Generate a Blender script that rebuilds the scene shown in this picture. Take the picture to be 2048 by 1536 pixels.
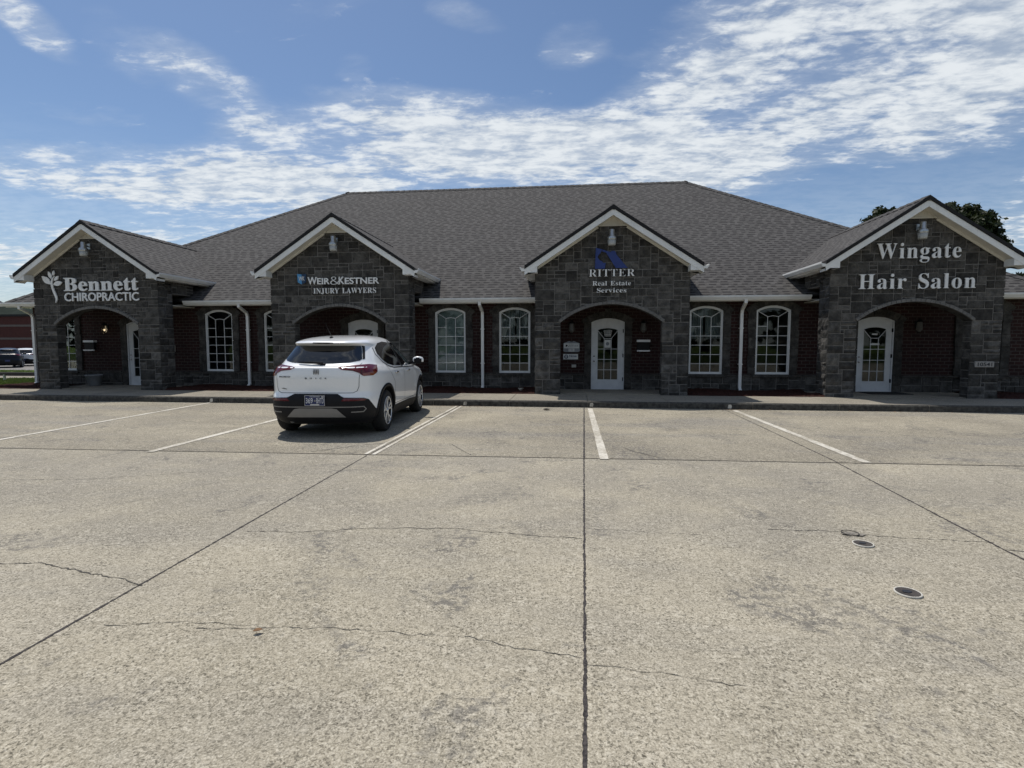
import bpy, bmesh, math, random
from mathutils import Vector, Matrix
for _o in list(bpy.data.objects): bpy.data.objects.remove(_o)
S = bpy.context.scene
COL = S.collection
# ---------------------------------------------------------------- camera
cd = bpy.data.cameras.new("camera"); cam = bpy.data.objects.new("camera", cd); COL.objects.link(cam)
cd.sensor_width = 36.0; cd.lens = 36.0 * 1060.0 / 2048.0; cd.clip_start = 0.05; cd.clip_end = 5000
def _cam():
    d = Vector(((1143 - 1024) / 1060, (768 - 690) / 1060, 1.0)).normalized()
    z = Vector((0, d.z, -d.y)); z = (z - d * z.dot(d)).normalized()
    x = d.cross(z)
    if x.x < 0: x = -x
    right = Vector((x.x, d.x, z.x)); up = Vector((x.y, d.y, z.y)); fwd = Vector((x.z, d.z, z.z))
    m = Matrix.Identity(4)
    for i in range(3):
        m[i][0] = right[i]; m[i][1] = up[i]; m[i][2] = -fwd[i]
    m[2][3] = 1.45
    return m
cam.matrix_world = _cam()
S.camera = cam
# ---------------------------------------------------------------- sun, sky, exposure
SUN = Vector((-0.31, 0.34, 1.0)).normalized()
EL = math.asin(SUN.z); AZ = math.atan2(SUN.x, SUN.y)
sl = bpy.data.lights.new("sun", 'SUN'); so = bpy.data.objects.new("sun", sl); COL.objects.link(so)
sl.energy = 4.2; sl.angle = math.radians(0.53); sl.color = (1.0, 0.95, 0.88)
so.rotation_euler = SUN.to_track_quat('Z', 'Y').to_euler(); so.location = (0, 0, 60)
S.view_settings.view_transform = 'Standard'; S.view_settings.look = 'None'
S.view_settings.exposure = 0.0; S.view_settings.gamma = 1.0; S.view_settings.use_curve_mapping = False
S.render.engine = 'CYCLES'
S.cycles.use_denoising = True
S.cycles.max_bounces = 8; S.cycles.diffuse_bounces = 4; S.cycles.transparent_max_bounces = 12
S.cycles.caustics_reflective = False; S.cycles.caustics_refractive = False
S.cycles.sample_clamp_indirect = 6.0

class NT:
    """small helper for building node trees"""
    def __init__(s, tree):
        s.t = tree; s.n = tree.nodes; s.l = tree.links
    def new(s, typ, **kw):
        n = s.n.new(typ)
        for k, v in kw.items():
            if k.startswith('_'): setattr(n, k[1:], v)
            else: s.put(n.inputs[k.replace('_', ' ')], v)
        return n
    def put(s, sock, v):
        if hasattr(v, 'bl_idname') and hasattr(v, 'is_linked'): s.l.new(v, sock)
        else: sock.default_value = v
    def m(s, op, a, b=0.0, c=None, clamp=False):
        n = s.n.new('ShaderNodeMath'); n.operation = op; n.use_clamp = clamp
        s.put(n.inputs[0], a); s.put(n.inputs[1], b)
        if c is not None: s.put(n.inputs[2], c)
        return n.outputs[0]
    def noise(s, vec, scale, detail=4.0, rough=0.55, dist=0.0, w=None):
        n = s.n.new('ShaderNodeTexNoise')
        s.put(n.inputs['Vector'], vec); n.inputs['Scale'].default_value = scale
        n.inputs['Detail'].default_value = detail; n.inputs['Roughness'].default_value = rough
        n.inputs['Distortion'].default_value = dist
        return n.outputs['Fac']
    def ramp(s, fac, stops):
        n = s.n.new('ShaderNodeValToRGB'); s.put(n.inputs[0], fac)
        e = n.color_ramp.elements
        while len(e) < len(stops): e.new(0.5)
        for i, (p, c) in enumerate(stops):
            e[i].position = p
            e[i].color = (c, c, c, 1) if not hasattr(c, '__len__') else (*c, 1)
        return n.outputs[0]
    def mix(s, fac, a, b, mode='MIX'):
        n = s.n.new('ShaderNodeMix'); n.data_type = 'RGBA'; n.blend_type = mode
        s.put(n.inputs[0], fac)
        for k, v in ((6, a), (7, b)):
            if isinstance(v, tuple): n.inputs[k].default_value = (*v, 1) if len(v) == 3 else v
            else: s.put(n.inputs[k], v)
        return n.outputs[2]
    def maprange(s, v, a, b, c=0.0, d=1.0, smooth=True):
        n = s.n.new('ShaderNodeMapRange'); n.interpolation_type = 'SMOOTHSTEP' if smooth else 'LINEAR'
        s.put(n.inputs[0], v)
        for i, x in zip((1, 2, 3, 4), (a, b, c, d)): n.inputs[i].default_value = x
        return n.outputs[0]

def build_world():
    w = bpy.data.worlds.new("World"); S.world = w; w.use_nodes = True
    T = NT(w.node_tree); T.n.clear()
    sky = T.n.new('ShaderNodeTexSky'); sky.sky_type = 'NISHITA'; sky.sun_disc = False
    sky.sun_elevation = EL; sky.sun_rotation = AZ; sky.altitude = 150
    sky.air_density = 1.0; sky.dust_density = 0.6; sky.ozone_density = 1.6
    tc = T.n.new('ShaderNodeTexCoord')
    sp = T.n.new('ShaderNodeSeparateXYZ'); T.l.new(tc.outputs['Generated'], sp.inputs[0])
    x, y, z = sp.outputs
    zz = T.m('ADD', T.m('MAXIMUM', z, 0.0), 0.09)
    px = T.m('DIVIDE', x, zz); py = T.m('DIVIDE', y, zz)
    cp = T.n.new('ShaderNodeCombineXYZ'); T.put(cp.inputs[0], px); T.put(cp.inputs[1], py)
    P = cp.outputs[0]
    # flat sky sheet: streets of cloud run a little to the right as they recede
    mp = T.n.new('ShaderNodeMapping'); T.put(mp.inputs[0], P)
    mp.inputs['Rotation'].default_value = (0, 0, math.radians(-24)); mp.inputs['Scale'].default_value = (0.8, 1.25, 1); mp.inputs['Location'].default_value = (3.1, 7.7, 0)
    n1 = T.noise(mp.outputs[0], 2.3, 8.0, 0.62, 0.25)
    n2 = T.noise(mp.outputs[0], 8.0, 6.0, 0.6, 0.3)
    n3 = T.noise(mp.outputs[0], 0.9, 3.0, 0.5, 0.0)
    # where over the site the cloud sheets lie (compass direction and height above the horizon)
    yy = T.m('MAXIMUM', y, 0.08)
    u = T.m('DIVIDE', x, yy); v = T.m('DIVIDE', z, yy)
    def blob(cu, cv, ru, rv, tilt, gain):
        ca, sa = math.cos(math.radians(tilt)), math.sin(math.radians(tilt))
        du = T.m('SUBTRACT', u, cu); dv = T.m('SUBTRACT', v, cv)
        a = T.m('DIVIDE', T.m('ADD', T.m('MULTIPLY', du, ca), T.m('MULTIPLY', dv, sa)), ru)
        b = T.m('DIVIDE', T.m('SUBTRACT', T.m('MULTIPLY', dv, ca), T.m('MULTIPLY', du, sa)), rv)
        d = T.m('ADD', T.m('MULTIPLY', a, a), T.m('MULTIPLY', b, b))
        return T.m('MULTIPLY', T.maprange(d, 1.35, 0.05), gain)
    total = None
    for bl in BLOBS:
        q = blob(*bl)
        total = q if total is None else T.m('ADD', total, q)
    front = T.maprange(y, 0.05, 0.2)
    cover = T.m('ADD', T.m('MULTIPLY', total, front), T.m('MULTIPLY', T.m('SUBTRACT', 1.0, front), 0.62))  # unseen cloud cover behind the camera, added thick to brighten the fill light
    n4 = T.noise(mp.outputs[0], 21.0, 5.0, 0.62, 0.4)
    mq = T.n.new('ShaderNodeMapping'); T.put(mq.inputs[0], P); mq.inputs['Rotation'].default_value = (0, 0, math.radians(38)); mq.inputs['Scale'].default_value = (1.0, 4.5, 1)
    n5 = T.noise(mq.outputs[0], 3.2, 5.0, 0.6, 0.5)                  # combed-out fibres
    dens = T.m('ADD', T.m('MULTIPLY', T.m('SUBTRACT', n1, 0.5), 1.35), T.m('MULTIPLY', T.m('SUBTRACT', n3, 0.5), 0.5))
    dens = T.m('ADD', dens, T.m('SUBTRACT', cover, 0.42))
    cell = T.m('ADD', T.m('ADD', T.m('MULTIPLY', n2, 0.5), T.m('MULTIPLY', n4, 0.25)), T.m('MULTIPLY', n5, 0.25))
    body = T.m('ADD', dens, T.m('MULTIPLY', T.m('SUBTRACT', cell, 0.5), 2.7))
    alpha = T.m('MULTIPLY', T.maprange(body, -0.06, 0.72), 0.92)
    haze = T.m('MULTIPLY', T.maprange(dens, -0.25, 0.35), 0.30)
    veil = T.m('MULTIPLY', T.maprange(z, 0.34, 0.0), 0.42)
    alpha = T.m('MAXIMUM', T.m('MAXIMUM', alpha, haze), veil)
    shade = T.maprange(cell, 0.37, 0.60)
    alpha = T.m('MULTIPLY', alpha, T.maprange(cell, 0.36, 0.56, 0.66, 1.0))
    ccol = T.mix(shade, (4.0, 4.5, 5.1), (6.7, 7.0, 7.2))
    sat = T.mix(1.0, sky.outputs[0], SKY_TINT, 'MULTIPLY')
    col = T.mix(alpha, sat, ccol)
    bg = T.n.new('ShaderNodeBackground'); T.put(bg.inputs[0], col); bg.inputs[1].default_value = 0.125
    out = T.n.new('ShaderNodeOutputWorld'); T.l.new(bg.outputs[0], out.inputs[0])
SKY_TINT = (0.66, 0.72, 0.78)
# (across, up, half width, half height, tilt in degrees, density)
BLOBS = [(-0.90, 0.345, 0.55, 0.068, -5, 0.78), (-0.36, 0.375, 0.42, 0.115, 2, 0.74), (0.02, 0.335, 0.40, 0.085, -6, 0.72), (-0.62, 0.29, 0.42, 0.06, -6, 0.45),
         (0.50, 0.47, 0.48, 0.17, 14, 0.74), (0.62, 0.60, 0.44, 0.10, 4, 0.40), (0.14, 0.41, 0.26, 0.07, 20, 0.50), (0.36, 0.375, 0.28, 0.045, 24, 0.42), (0.72, 0.42, 0.28, 0.11, 28, 0.56), (0.22, 0.54, 0.24, 0.07, 14, 0.34), (0.82, 0.52, 0.2, 0.14, 0, 0.4), (-0.72, 0.53, 0.18, 0.06, -30, 0.2),
         (-1.10, 0.655, 0.15, 0.05, -38, 0.70), (-0.80, 0.55, 0.30, 0.07, -32, 0.32), (-0.5, 0.47, 0.3, 0.03, -14, 0.22), (-0.95, 0.46, 0.2, 0.03, -8, 0.3), (0.80, 0.235, 0.22, 0.08, 33, 0.75), (-0.62, 0.60, 0.5, 0.05, 10, 0.14),
         (-0.41, 0.525, 0.06, 0.03, 0, 0.46), (-0.20, 0.60, 0.09, 0.03, -15, 0.38), (0.0, 0.54, 0.08, 0.05, 10, 0.50), (-1.0, 0.185, 0.6, 0.085, 0, 0.78), (-0.35, 0.47, 0.2, 0.03, -10, 0.22)]
build_world()
# ---------------------------------------------------------------- helpers
class MB:
    """collects faces and links them as one mesh object"""
    def __init__(s):
        s.v = []; s.f = []; s.uv = []; s.mi = []; s.tint = []; s.sm = []
    def face(s, pts, uv=None, mi=0, tint=1.0, smooth=False):
        i = len(s.v); s.v.extend([tuple(p) for p in pts]); s.f.append(tuple(range(i, i + len(pts))))
        if uv is None:
            a, b, c = Vector(pts[0]), Vector(pts[1]), Vector(pts[2])
            n = (b - a).cross(Vector(pts[-1]) - a)
            if n.length < 1e-12: n = (b - a).cross(c - a)
            ax = max(range(3), key=lambda k: abs(n[k]))
            uv = [(p[1], p[2]) if ax == 0 else ((p[0], p[2]) if ax == 1 else (p[0], p[1])) for p in pts]
        s.uv.extend(uv); s.mi.append(mi); s.tint.append(tint); s.sm.append(smooth)
    def box(s, x0, x1, y0, y1, z0, z1, mi=0, tint=1.0, skip=''):
        P = lambda x, y, z: (x, y, z)
        if 'f' not in skip: s.face([P(x0, y0, z0), P(x1, y0, z0), P(x1, y0, z1), P(x0, y0, z1)], mi=mi, tint=tint)
        if 'b' not in skip: s.face([P(x1, y1, z0), P(x0, y1, z0), P(x0, y1, z1), P(x1, y1, z1)], mi=mi, tint=tint)
        if 'l' not in skip: s.face([P(x0, y1, z0), P(x0, y0, z0), P(x0, y0, z1), P(x0, y1, z1)], mi=mi, tint=tint)
        if 'r' not in skip: s.face([P(x1, y0, z0), P(x1, y1, z0), P(x1, y1, z1), P(x1, y0, z1)], mi=mi, tint=tint)
        if 't' not in skip: s.face([P(x0, y0, z1), P(x1, y0, z1), P(x1, y1, z1), P(x0, y1, z1)], mi=mi, tint=tint)
        if 'd' not in skip: s.face([P(x0, y1, z0), P(x1, y1, z0), P(x1, y0, z0), P(x0, y0, z0)], mi=mi, tint=tint)
    def bevel_box(s, x0, x1, y0, y1, z0, z1, b=0.01, mi=0):
        """box with chamfered edges"""
        m = bmesh.new(); bmesh.ops.create_cube(m, size=1.0)
        for q in m.verts: q.co = Vector(((x0 + x1) / 2 + q.co.x * (x1 - x0), (y0 + y1) / 2 + q.co.y * (y1 - y0), (z0 + z1) / 2 + q.co.z * (z1 - z0)))
        bmesh.ops.bevel(m, geom=m.edges[:], offset=b, segments=2, affect='EDGES', profile=0.5)
        for f in m.faces: s.face([q.co for q in f.verts], mi=mi)
        m.free()
    def prism(s, poly, y0, y1, mi=0, caps=True, tint=1.0):
        """poly of (x, z) counter-clockwise seen from -Y, extruded y0 (front) to y1"""
        n = len(poly)
        if caps:
            s.face([(x, y0, z) for x, z in poly], mi=mi, tint=tint)
            s.face([(x, y1, z) for x, z in reversed(poly)], mi=mi, tint=tint)
        for i in range(n):
            (xa, za), (xb, zb) = poly[i], poly[(i + 1) % n]
            s.face([(xa, y0, za), (xa, y1, za), (xb, y1, zb), (xb, y0, zb)], mi=mi, tint=tint)
    def sweep(s, path, prof, mi=0, closed=False, up=Vector((0, 0, 1)), smooth=False, scale=None):
        """profile of (side, up) offsets along a path"""
        path = [Vector(p) for p in path]; n = len(path); rings = []
        for i, p in enumerate(path):
            a = path[i - 1] if i else path[i]; b = path[i + 1] if i < n - 1 else path[i]
            d = (b - a).normalized()
            sd = d.cross(up)
            if sd.length < 1e-4: sd = d.cross(Vector((0, 1, 0)))
            sd.normalize(); uu = sd.cross(d).normalized()
            k = scale[i] if scale else 1.0
            rings.append([p + sd * q[0] * k + uu * q[1] * k for q in prof])
        m = len(prof)
        for i in range(n - 1):
            for j in range(m):
                s.face([rings[i][j], rings[i][(j + 1) % m], rings[i + 1][(j + 1) % m], rings[i + 1][j]], mi=mi, smooth=smooth)
        s.face(list(reversed(rings[0])), mi=mi); s.face(rings[-1], mi=mi)
    def tube(s, path, r, n=8, mi=0, scale=None):
        s.sweep(path, [(r * math.cos(2 * math.pi * k / n), r * math.sin(2 * math.pi * k / n)) for k in range(n)], mi=mi, smooth=True, scale=scale)
    def lathe(s, prof, c, n=24, mi=0, axis='z', smooth=True):
        """prof of (radius, height) from bottom to top"""
        def P(r, h, k):
            a = 2 * math.pi * k / n
            if axis == 'z': return (c[0] + r * math.cos(a), c[1] + r * math.sin(a), c[2] + h)
            if axis == 'x': return (c[0] + h, c[1] + r * math.cos(a), c[2] + r * math.sin(a))
            return (c[0] + r * math.sin(a), c[1] + h, c[2] + r * math.cos(a))
        for (r0, h0), (r1, h1) in zip(prof, prof[1:]):
            for k in range(n):
                q = [P(r0, h0, k), P(r0, h0, k + 1), P(r1, h1, k + 1), P(r1, h1, k)]
                if r0 < 1e-6: q = [q[0], q[2], q[3]]
                elif r1 < 1e-6: q = [q[0], q[1], q[2]]
                s.face(q, mi=mi, smooth=smooth)
    def build(s, name, mats, parent=None, weld=True):
        me = bpy.data.meshes.new(name)
        org = wloc(parent)
        me.from_pydata([(a - org.x, b - org.y, c - org.z) for a, b, c in s.v], [], s.f)
        ul = me.uv_layers.new(name="UVMap"); ul.data.foreach_set('uv', [q for t in s.uv for q in t])
        at = me.attributes.new("tint", 'FLOAT', 'FACE'); at.data.foreach_set('value', s.tint)
        for m in (mats if isinstance(mats, (list, tuple)) else [mats]): me.materials.append(m)
        me.polygons.foreach_set('material_index', s.mi); me.polygons.foreach_set('use_smooth', s.sm)
        if weld:
            b = bmesh.new(); b.from_mesh(me); bmesh.ops.remove_doubles(b, verts=b.verts, dist=2e-4); b.to_mesh(me); b.free()
        me.update()
        o = bpy.data.objects.new(name, me); COL.objects.link(o)
        if parent: o.parent = parent
        return o
def wloc(o):
    v = Vector((0, 0, 0))
    while o is not None: v += o.location; o = o.parent
    return v
def tag(o, label=None, cat=None, group=None, kind=None):
    if label: o['label'] = label
    if cat: o['category'] = cat
    if group: o['group'] = group
    if kind: o['kind'] = kind
    return o
def thing(name, loc, label, cat, group=None):
    o = bpy.data.objects.new(name, None); COL.objects.link(o); o.location = loc; o.empty_display_size = 0.2
    return tag(o, label, cat, group)
def base(o, p):
    """move a one-mesh thing's origin to its base"""
    p = Vector(p); o.data.transform(Matrix.Translation(-p)); o.location = p
    return o
def smooth(o, ang=40):
    b = bmesh.new(); b.from_mesh(o.data)
    for f in b.faces: f.smooth = True
    for e in b.edges:
        e.smooth = not (len(e.link_faces) == 2 and e.calc_face_angle(0) > math.radians(ang)) 
    b.to_mesh(o.data); b.free(); return o
# ---------------------------------------------------------------- materials
MATS = {}
def mat(name):
    m = bpy.data.materials.new(name); m.use_nodes = True; T = NT(m.node_tree)
    return m, T, T.n['Principled BSDF']
def plain(name, col, rough=0.6, metal=0.0, spec=0.5, var=0.12, scale=6.0, bump=0.0, coat=0.0, bscale=80.0, streak=0.0):
    if name in MATS: return MATS[name]
    m, T, b = mat(name)
    tc = T.n.new('ShaderNodeTexCoord'); v = tc.outputs['Object']
    n = T.noise(v, scale, 5.0, 0.6)
    c = T.mix(T.maprange(n, 0.3, 0.7), tuple(k * (1 - var) for k in col), tuple(min(1, k * (1 + var)) for k in col))
    if streak:
        mp = T.n.new('ShaderNodeMapping'); T.put(mp.inputs[0], v); mp.inputs['Scale'].default_value = (14, 14, 0.8)
        c = T.mix(T.m('MULTIPLY', T.maprange(T.noise(mp.outputs[0], 1.0, 4.0), 0.5, 0.75), streak), c, tuple(k * 0.45 for k in col))
    T.put(b.inputs['Base Color'], c)
    b.inputs['Roughness'].default_value = rough; b.inputs['Metallic'].default_value = metal
    b.inputs['Specular IOR Level'].default_value = spec; b.inputs['Coat Weight'].default_value = coat; b.inputs['Coat Roughness'].default_value = 0.04
    if bump:
        bp = T.n.new('ShaderNodeBump'); bp.inputs['Strength'].default_value = bump; bp.inputs['Distance'].default_value = 0.01
        T.put(bp.inputs['Height'], T.noise(v, bscale, 4.0)); T.put(b.inputs['Normal'], bp.outputs[0])
    MATS[name] = m; return m
def stone_mat():
    m, T, b = mat('grey_stone')
    g = T.n.new('ShaderNodeNewGeometry'); v = g.outputs['Position']
    a = T.n.new('ShaderNodeAttribute'); a.attribute_name = 'tint'; a.attribute_type = 'GEOMETRY'
    n1 = T.noise(v, 5.0, 6.0, 0.65); n2 = T.noise(v, 26.0, 5.0, 0.6)
    c = T.mix(T.maprange(n1, 0.28, 0.72), (0.031, 0.030, 0.0285), (0.108, 0.1035, 0.0955))
    c = T.mix(T.m('MULTIPLY', T.maprange(n2, 0.45, 0.75), 0.45), c, (0.026, 0.026, 0.025))
    cc = T.n.new('ShaderNodeCombineColor')
    for k in range(3): T.put(cc.inputs[k], a.outputs['Fac'])
    c = T.mix(1.0, c, cc.outputs[0], 'MULTIPLY')
    T.put(b.inputs['Base Color'], c); b.inputs['Roughness'].default_value = 0.9; b.inputs['Specular IOR Level'].default_value = 0.25
    bp = T.n.new('ShaderNodeBump'); bp.inputs['Strength'].default_value = 1.0; bp.inputs['Distance'].default_value = 0.05
    T.put(bp.inputs['Height'], T.m('ADD', T.noise(v, 9.0, 7.0, 0.65), T.m('MULTIPLY', T.noise(v, 45.0, 3.0), 0.3)))
    T.put(b.inputs['Normal'], bp.outputs[0])
    return m
def brick_mat(name, c1, c2, mortar, bw=0.215, rh=0.092, ms=0.010, rough=0.85, bumpd=0.006, spec=0.3, weather=0.5):
    m, T, b = mat(name)
    uv = T.n.new('ShaderNodeUVMap')
    g = T.n.new('ShaderNodeNewGeometry'); v = g.outputs['Position']
    br = T.n.new('ShaderNodeTexBrick'); T.put(br.inputs['Vector'], uv.outputs[0])
    for k, q in (('Scale', 1.0), ('Mortar Size', ms), ('Mortar Smooth', 0.2), ('Bias', 0.0), ('Brick Width', bw), ('Row Height', rh)): br.inputs[k].default_value = q
    br.inputs['Color1'].default_value = (*c1, 1); br.inputs['Color2'].default_value = (*c2, 1); br.inputs['Mortar'].default_value = (*mortar, 1)
    n = T.noise(v, 1.3, 5.0, 0.6); n2 = T.noise(v, 30.0, 4.0)
    c = T.mix(T.m('MULTIPLY', T.maprange(n, 0.35, 0.7), weather), br.outputs[0], tuple(k * 0.55 for k in c1))
    c = T.mix(T.m('MULTIPLY', T.maprange(n2, 0.4, 0.8), 0.35), c, tuple(k * 0.5 for k in c2))
    T.put(b.inputs['Base Color'], c); b.inputs['Roughness'].default_value = rough; b.inputs['Specular IOR Level'].default_value = spec
    bp = T.n.new('ShaderNodeBump'); bp.inputs['Strength'].default_value = 0.8; bp.inputs['Distance'].default_value = bumpd
    T.put(bp.inputs['Height'], T.m('SUBTRACT', T.m('MULTIPLY', n2, 0.3), br.outputs['Fac'])); T.put(b.inputs['Normal'], bp.outputs[0])
    return m
def shingle_mat():
    m, T, b = mat('asphalt_shingle')
    uv = T.n.new('ShaderNodeUVMap'); g = T.n.new('ShaderNodeNewGeometry'); v = g.outputs['Position']
    def br(w, h, off, c1, c2, mo, ms):
        n = T.n.new('ShaderNodeTexBrick'); mp = T.n.new('ShaderNodeMapping'); T.put(mp.inputs[0], uv.outputs[0]); mp.inputs['Location'].default_value = (off, 0, 0)
        T.put(n.inputs['Vector'], mp.outputs[0])
        for k, q in (('Scale', 1.0), ('Mortar Size', ms), ('Mortar Smooth', 0.1), ('Bias', 0.0), ('Brick Width', w), ('Row Height', h)): n.inputs[k].default_value = q
        n.offset = 0.37; n.offset_frequency = 3
        n.inputs['Color1'].default_value = (*c1, 1); n.inputs['Color2'].default_value = (*c2, 1); n.inputs['Mortar'].default_value = (*mo, 1)
        return n
    B = br(0.17, 0.150, 0.11, (0.068, 0.065, 0.063), (0.100, 0.096, 0.093), (0.10, 0.10, 0.10), 0.0)
    sp = T.n.new('ShaderNodeSeparateXYZ'); T.put(sp.inputs[0], uv.outputs[0])
    wob = T.m('MULTIPLY', T.m('SUBTRACT', T.noise(uv.outputs[0], 3.0, 2.0), 0.5), 0.02)
    fr = T.m('FRACT', T.m('DIVIDE', T.m('ADD', sp.outputs[1], wob), 0.150))
    grain = T.noise(v, 60.0, 3.0, 0.7); blot = T.noise(v, 0.55, 4.0, 0.6)
    # tab shadows put into the colour: deep dash for thick tabs, narrow line otherwise
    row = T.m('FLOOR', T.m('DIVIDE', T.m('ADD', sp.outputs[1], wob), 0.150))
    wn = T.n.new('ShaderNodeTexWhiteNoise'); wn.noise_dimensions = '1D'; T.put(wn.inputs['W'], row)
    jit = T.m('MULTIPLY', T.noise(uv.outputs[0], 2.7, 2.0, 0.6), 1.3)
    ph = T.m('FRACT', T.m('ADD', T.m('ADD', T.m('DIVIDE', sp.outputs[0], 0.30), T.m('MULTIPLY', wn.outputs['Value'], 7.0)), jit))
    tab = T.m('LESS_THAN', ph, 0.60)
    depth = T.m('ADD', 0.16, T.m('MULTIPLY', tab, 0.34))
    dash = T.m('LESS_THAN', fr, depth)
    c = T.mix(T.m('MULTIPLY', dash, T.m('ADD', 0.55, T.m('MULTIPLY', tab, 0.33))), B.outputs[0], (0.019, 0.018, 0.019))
    c = T.mix(T.m('MULTIPLY', T.maprange(grain, 0.45, 0.75), 0.25), c, (0.13, 0.125, 0.12))
    c = T.mix(T.m('MULTIPLY', T.maprange(blot, 0.4, 0.75), 0.12), c, (0.06, 0.06, 0.062))
    T.put(b.inputs['Base Color'], c); b.inputs['Roughness'].default_value = 0.95; b.inputs['Specular IOR Level'].default_value = 0.2
    bp = T.n.new('ShaderNodeBump'); bp.inputs['Strength'].default_value = 1.0; bp.inputs['Distance'].default_value = 0.012
    h = T.m('ADD', T.m('SUBTRACT', 1.0, fr), T.m('MULTIPLY', tab, 0.3))
    T.put(bp.inputs['Height'], T.m('ADD', h, T.m('MULTIPLY', grain, 0.25))); T.put(b.inputs['Normal'], bp.outputs[0])
    return m
def concrete_mat(name, lo, hi, speck=1.0, seed=0.0, band=0.34, aisle=False):
    m, T, b = mat(name)
    g = T.n.new('ShaderNodeNewGeometry')
    ad = T.n.new('ShaderNodeVectorMath'); ad.operation = 'ADD'; T.put(ad.inputs[0], g.outputs['Position']); ad.inputs[1].default_value = (seed, seed * 1.7, 0)
    v = ad.outputs[0]
    big = T.noise(v, 0.33, 5.0, 0.6, 0.6); mid = T.noise(v, 1.7, 6.0, 0.62, 0.4)
    worm = T.noise(v, 62.0, 3.0, 0.65, 0.8); fine = T.noise(v, 120.0, 2.0, 0.7, 0.0)
    patch = T.noise(v, 3.2, 6.0, 0.7, 0.5)
    c = T.mix(T.maprange(big, 0.30, 0.70), lo, hi)
    c = T.mix(T.m('MULTIPLY', T.maprange(mid, 0.44, 0.74), 0.38), c, tuple(k * 0.66 for k in lo))
    # broad grey drive bands that run along the lot
    mp = T.n.new('ShaderNodeMapping'); T.put(mp.inputs[0], v); mp.inputs['Scale'].default_value = (0.22, 1.0, 1)
    c = T.mix(T.m('MULTIPLY', T.maprange(T.noise(mp.outputs[0], 1.1, 5.0, 0.65, 0.5), 0.45, 0.70), band), c, (0.17, 0.165, 0.16))
    if aisle:
        # each pour has its own tone, and wheels have polished the drive aisle grey
        ps = T.n.new('ShaderNodeSeparateXYZ'); T.put(ps.inputs[0], g.outputs['Position']); X, Y = ps.outputs[0], ps.outputs[1]
        tone = T.m('ADD', T.m('MULTIPLY', T.m('GREATER_THAN', X, 0.14), 0.10), T.m('MULTIPLY', T.m('GREATER_THAN', X, 3.15), -0.22))
        tone = T.m('ADD', tone, T.m('MULTIPLY', T.m('LESS_THAN', X, -2.58), 0.20))
        tone = T.m('MULTIPLY', T.m('ADD', tone, 0.14), 0.6, clamp=True)
        c = T.mix(tone, c, (0.20, 0.19, 0.175))
        wy = T.m('ADD', Y, T.m('MULTIPLY', T.m('SUBTRACT', mid, 0.5), 2.2))
        am = T.m('MULTIPLY', T.maprange(wy, 2.9, 4.6), T.maprange(T.noise(v, 0.8, 5.0, 0.65, 0.5), 0.33, 0.6))
        c = T.mix(T.m('MULTIPLY', am, 0.46), c, (0.185, 0.173, 0.155))
    # worn aggregate: dark pits and pale stones
    wear = T.maprange(patch, 0.32, 0.66, 0.45, 1.0)
    c = T.mix(T.m('MULTIPLY', T.m('MULTIPLY', T.maprange(worm, 0.50, 0.66), wear), 0.95 * speck), c, tuple(k * 0.20 for k in lo))
    c = T.mix(T.m('MULTIPLY', T.m('MULTIPLY', T.maprange(worm, 0.46, 0.34), wear), 0.6 * speck), c, (0.60, 0.555, 0.455))
    c = T.mix(T.m('MULTIPLY', T.maprange(fine, 0.52, 0.68), 0.6 * speck), c, tuple(k * 0.30 for k in lo))
    c = T.mix(T.m('MULTIPLY', T.maprange(fine, 0.47, 0.33), 0.55 * speck), c, (0.62, 0.575, 0.47))
    coarse = T.noise(v, 21.0, 4.0, 0.7, 1.0)
    c = T.mix(T.m('MULTIPLY', T.m('MULTIPLY', T.maprange(coarse, 0.50, 0.62), wear), 0.34 * speck), c, tuple(k * 0.38 for k in lo))
    c = T.mix(T.m('MULTIPLY', T.m('MULTIPLY', T.maprange(coarse, 0.47, 0.37), wear), 0.35 * speck), c, (0.56, 0.52, 0.43))
    # grey stains gathered in blots
    st = T.m('MULTIPLY', T.maprange(T.noise(v, 1.05, 5.0, 0.65, 1.0), 0.53, 0.66), T.maprange(T.noise(v, 15.0, 4.0, 0.7), 0.42, 0.60))
    c = T.mix(T.m('MULTIPLY', st, 0.72), c, (0.10, 0.095, 0.09))
    T.put(b.inputs['Base Color'], c); b.inputs['Roughness'].default_value = 0.92; b.inputs['Specular IOR Level'].default_value = 0.2
    bp = T.n.new('ShaderNodeBump'); bp.inputs['Strength'].default_value = 0.5 * speck; bp.inputs['Distance'].default_value = 0.004
    T.put(bp.inputs['Height'], T.m('SUBTRACT', T.m('MULTIPLY', fine, -0.6), T.m('MULTIPLY', T.maprange(worm, 0.5, 0.7), 0.9))); T.put(b.inputs['Normal'], bp.outputs[0])
    return m
def paint_mat():
    """worn white road paint: concrete shows through"""
    m, T, b = mat('worn_white_paint')
    g = T.n.new('ShaderNodeNewGeometry'); v = g.outputs['Position']
    w = T.m('ADD', T.m('MULTIPLY', T.noise(v, 22.0, 5.0, 0.7), 0.6), T.m('MULTIPLY', T.noise(v, 1.6, 3.0), 0.4))
    c = T.mix(T.maprange(w, 0.44, 0.60), (0.56, 0.53, 0.46), (0.32, 0.29, 0.23))
    T.put(b.inputs['Base Color'], c); b.inputs['Roughness'].default_value = 0.8
    return m
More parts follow.
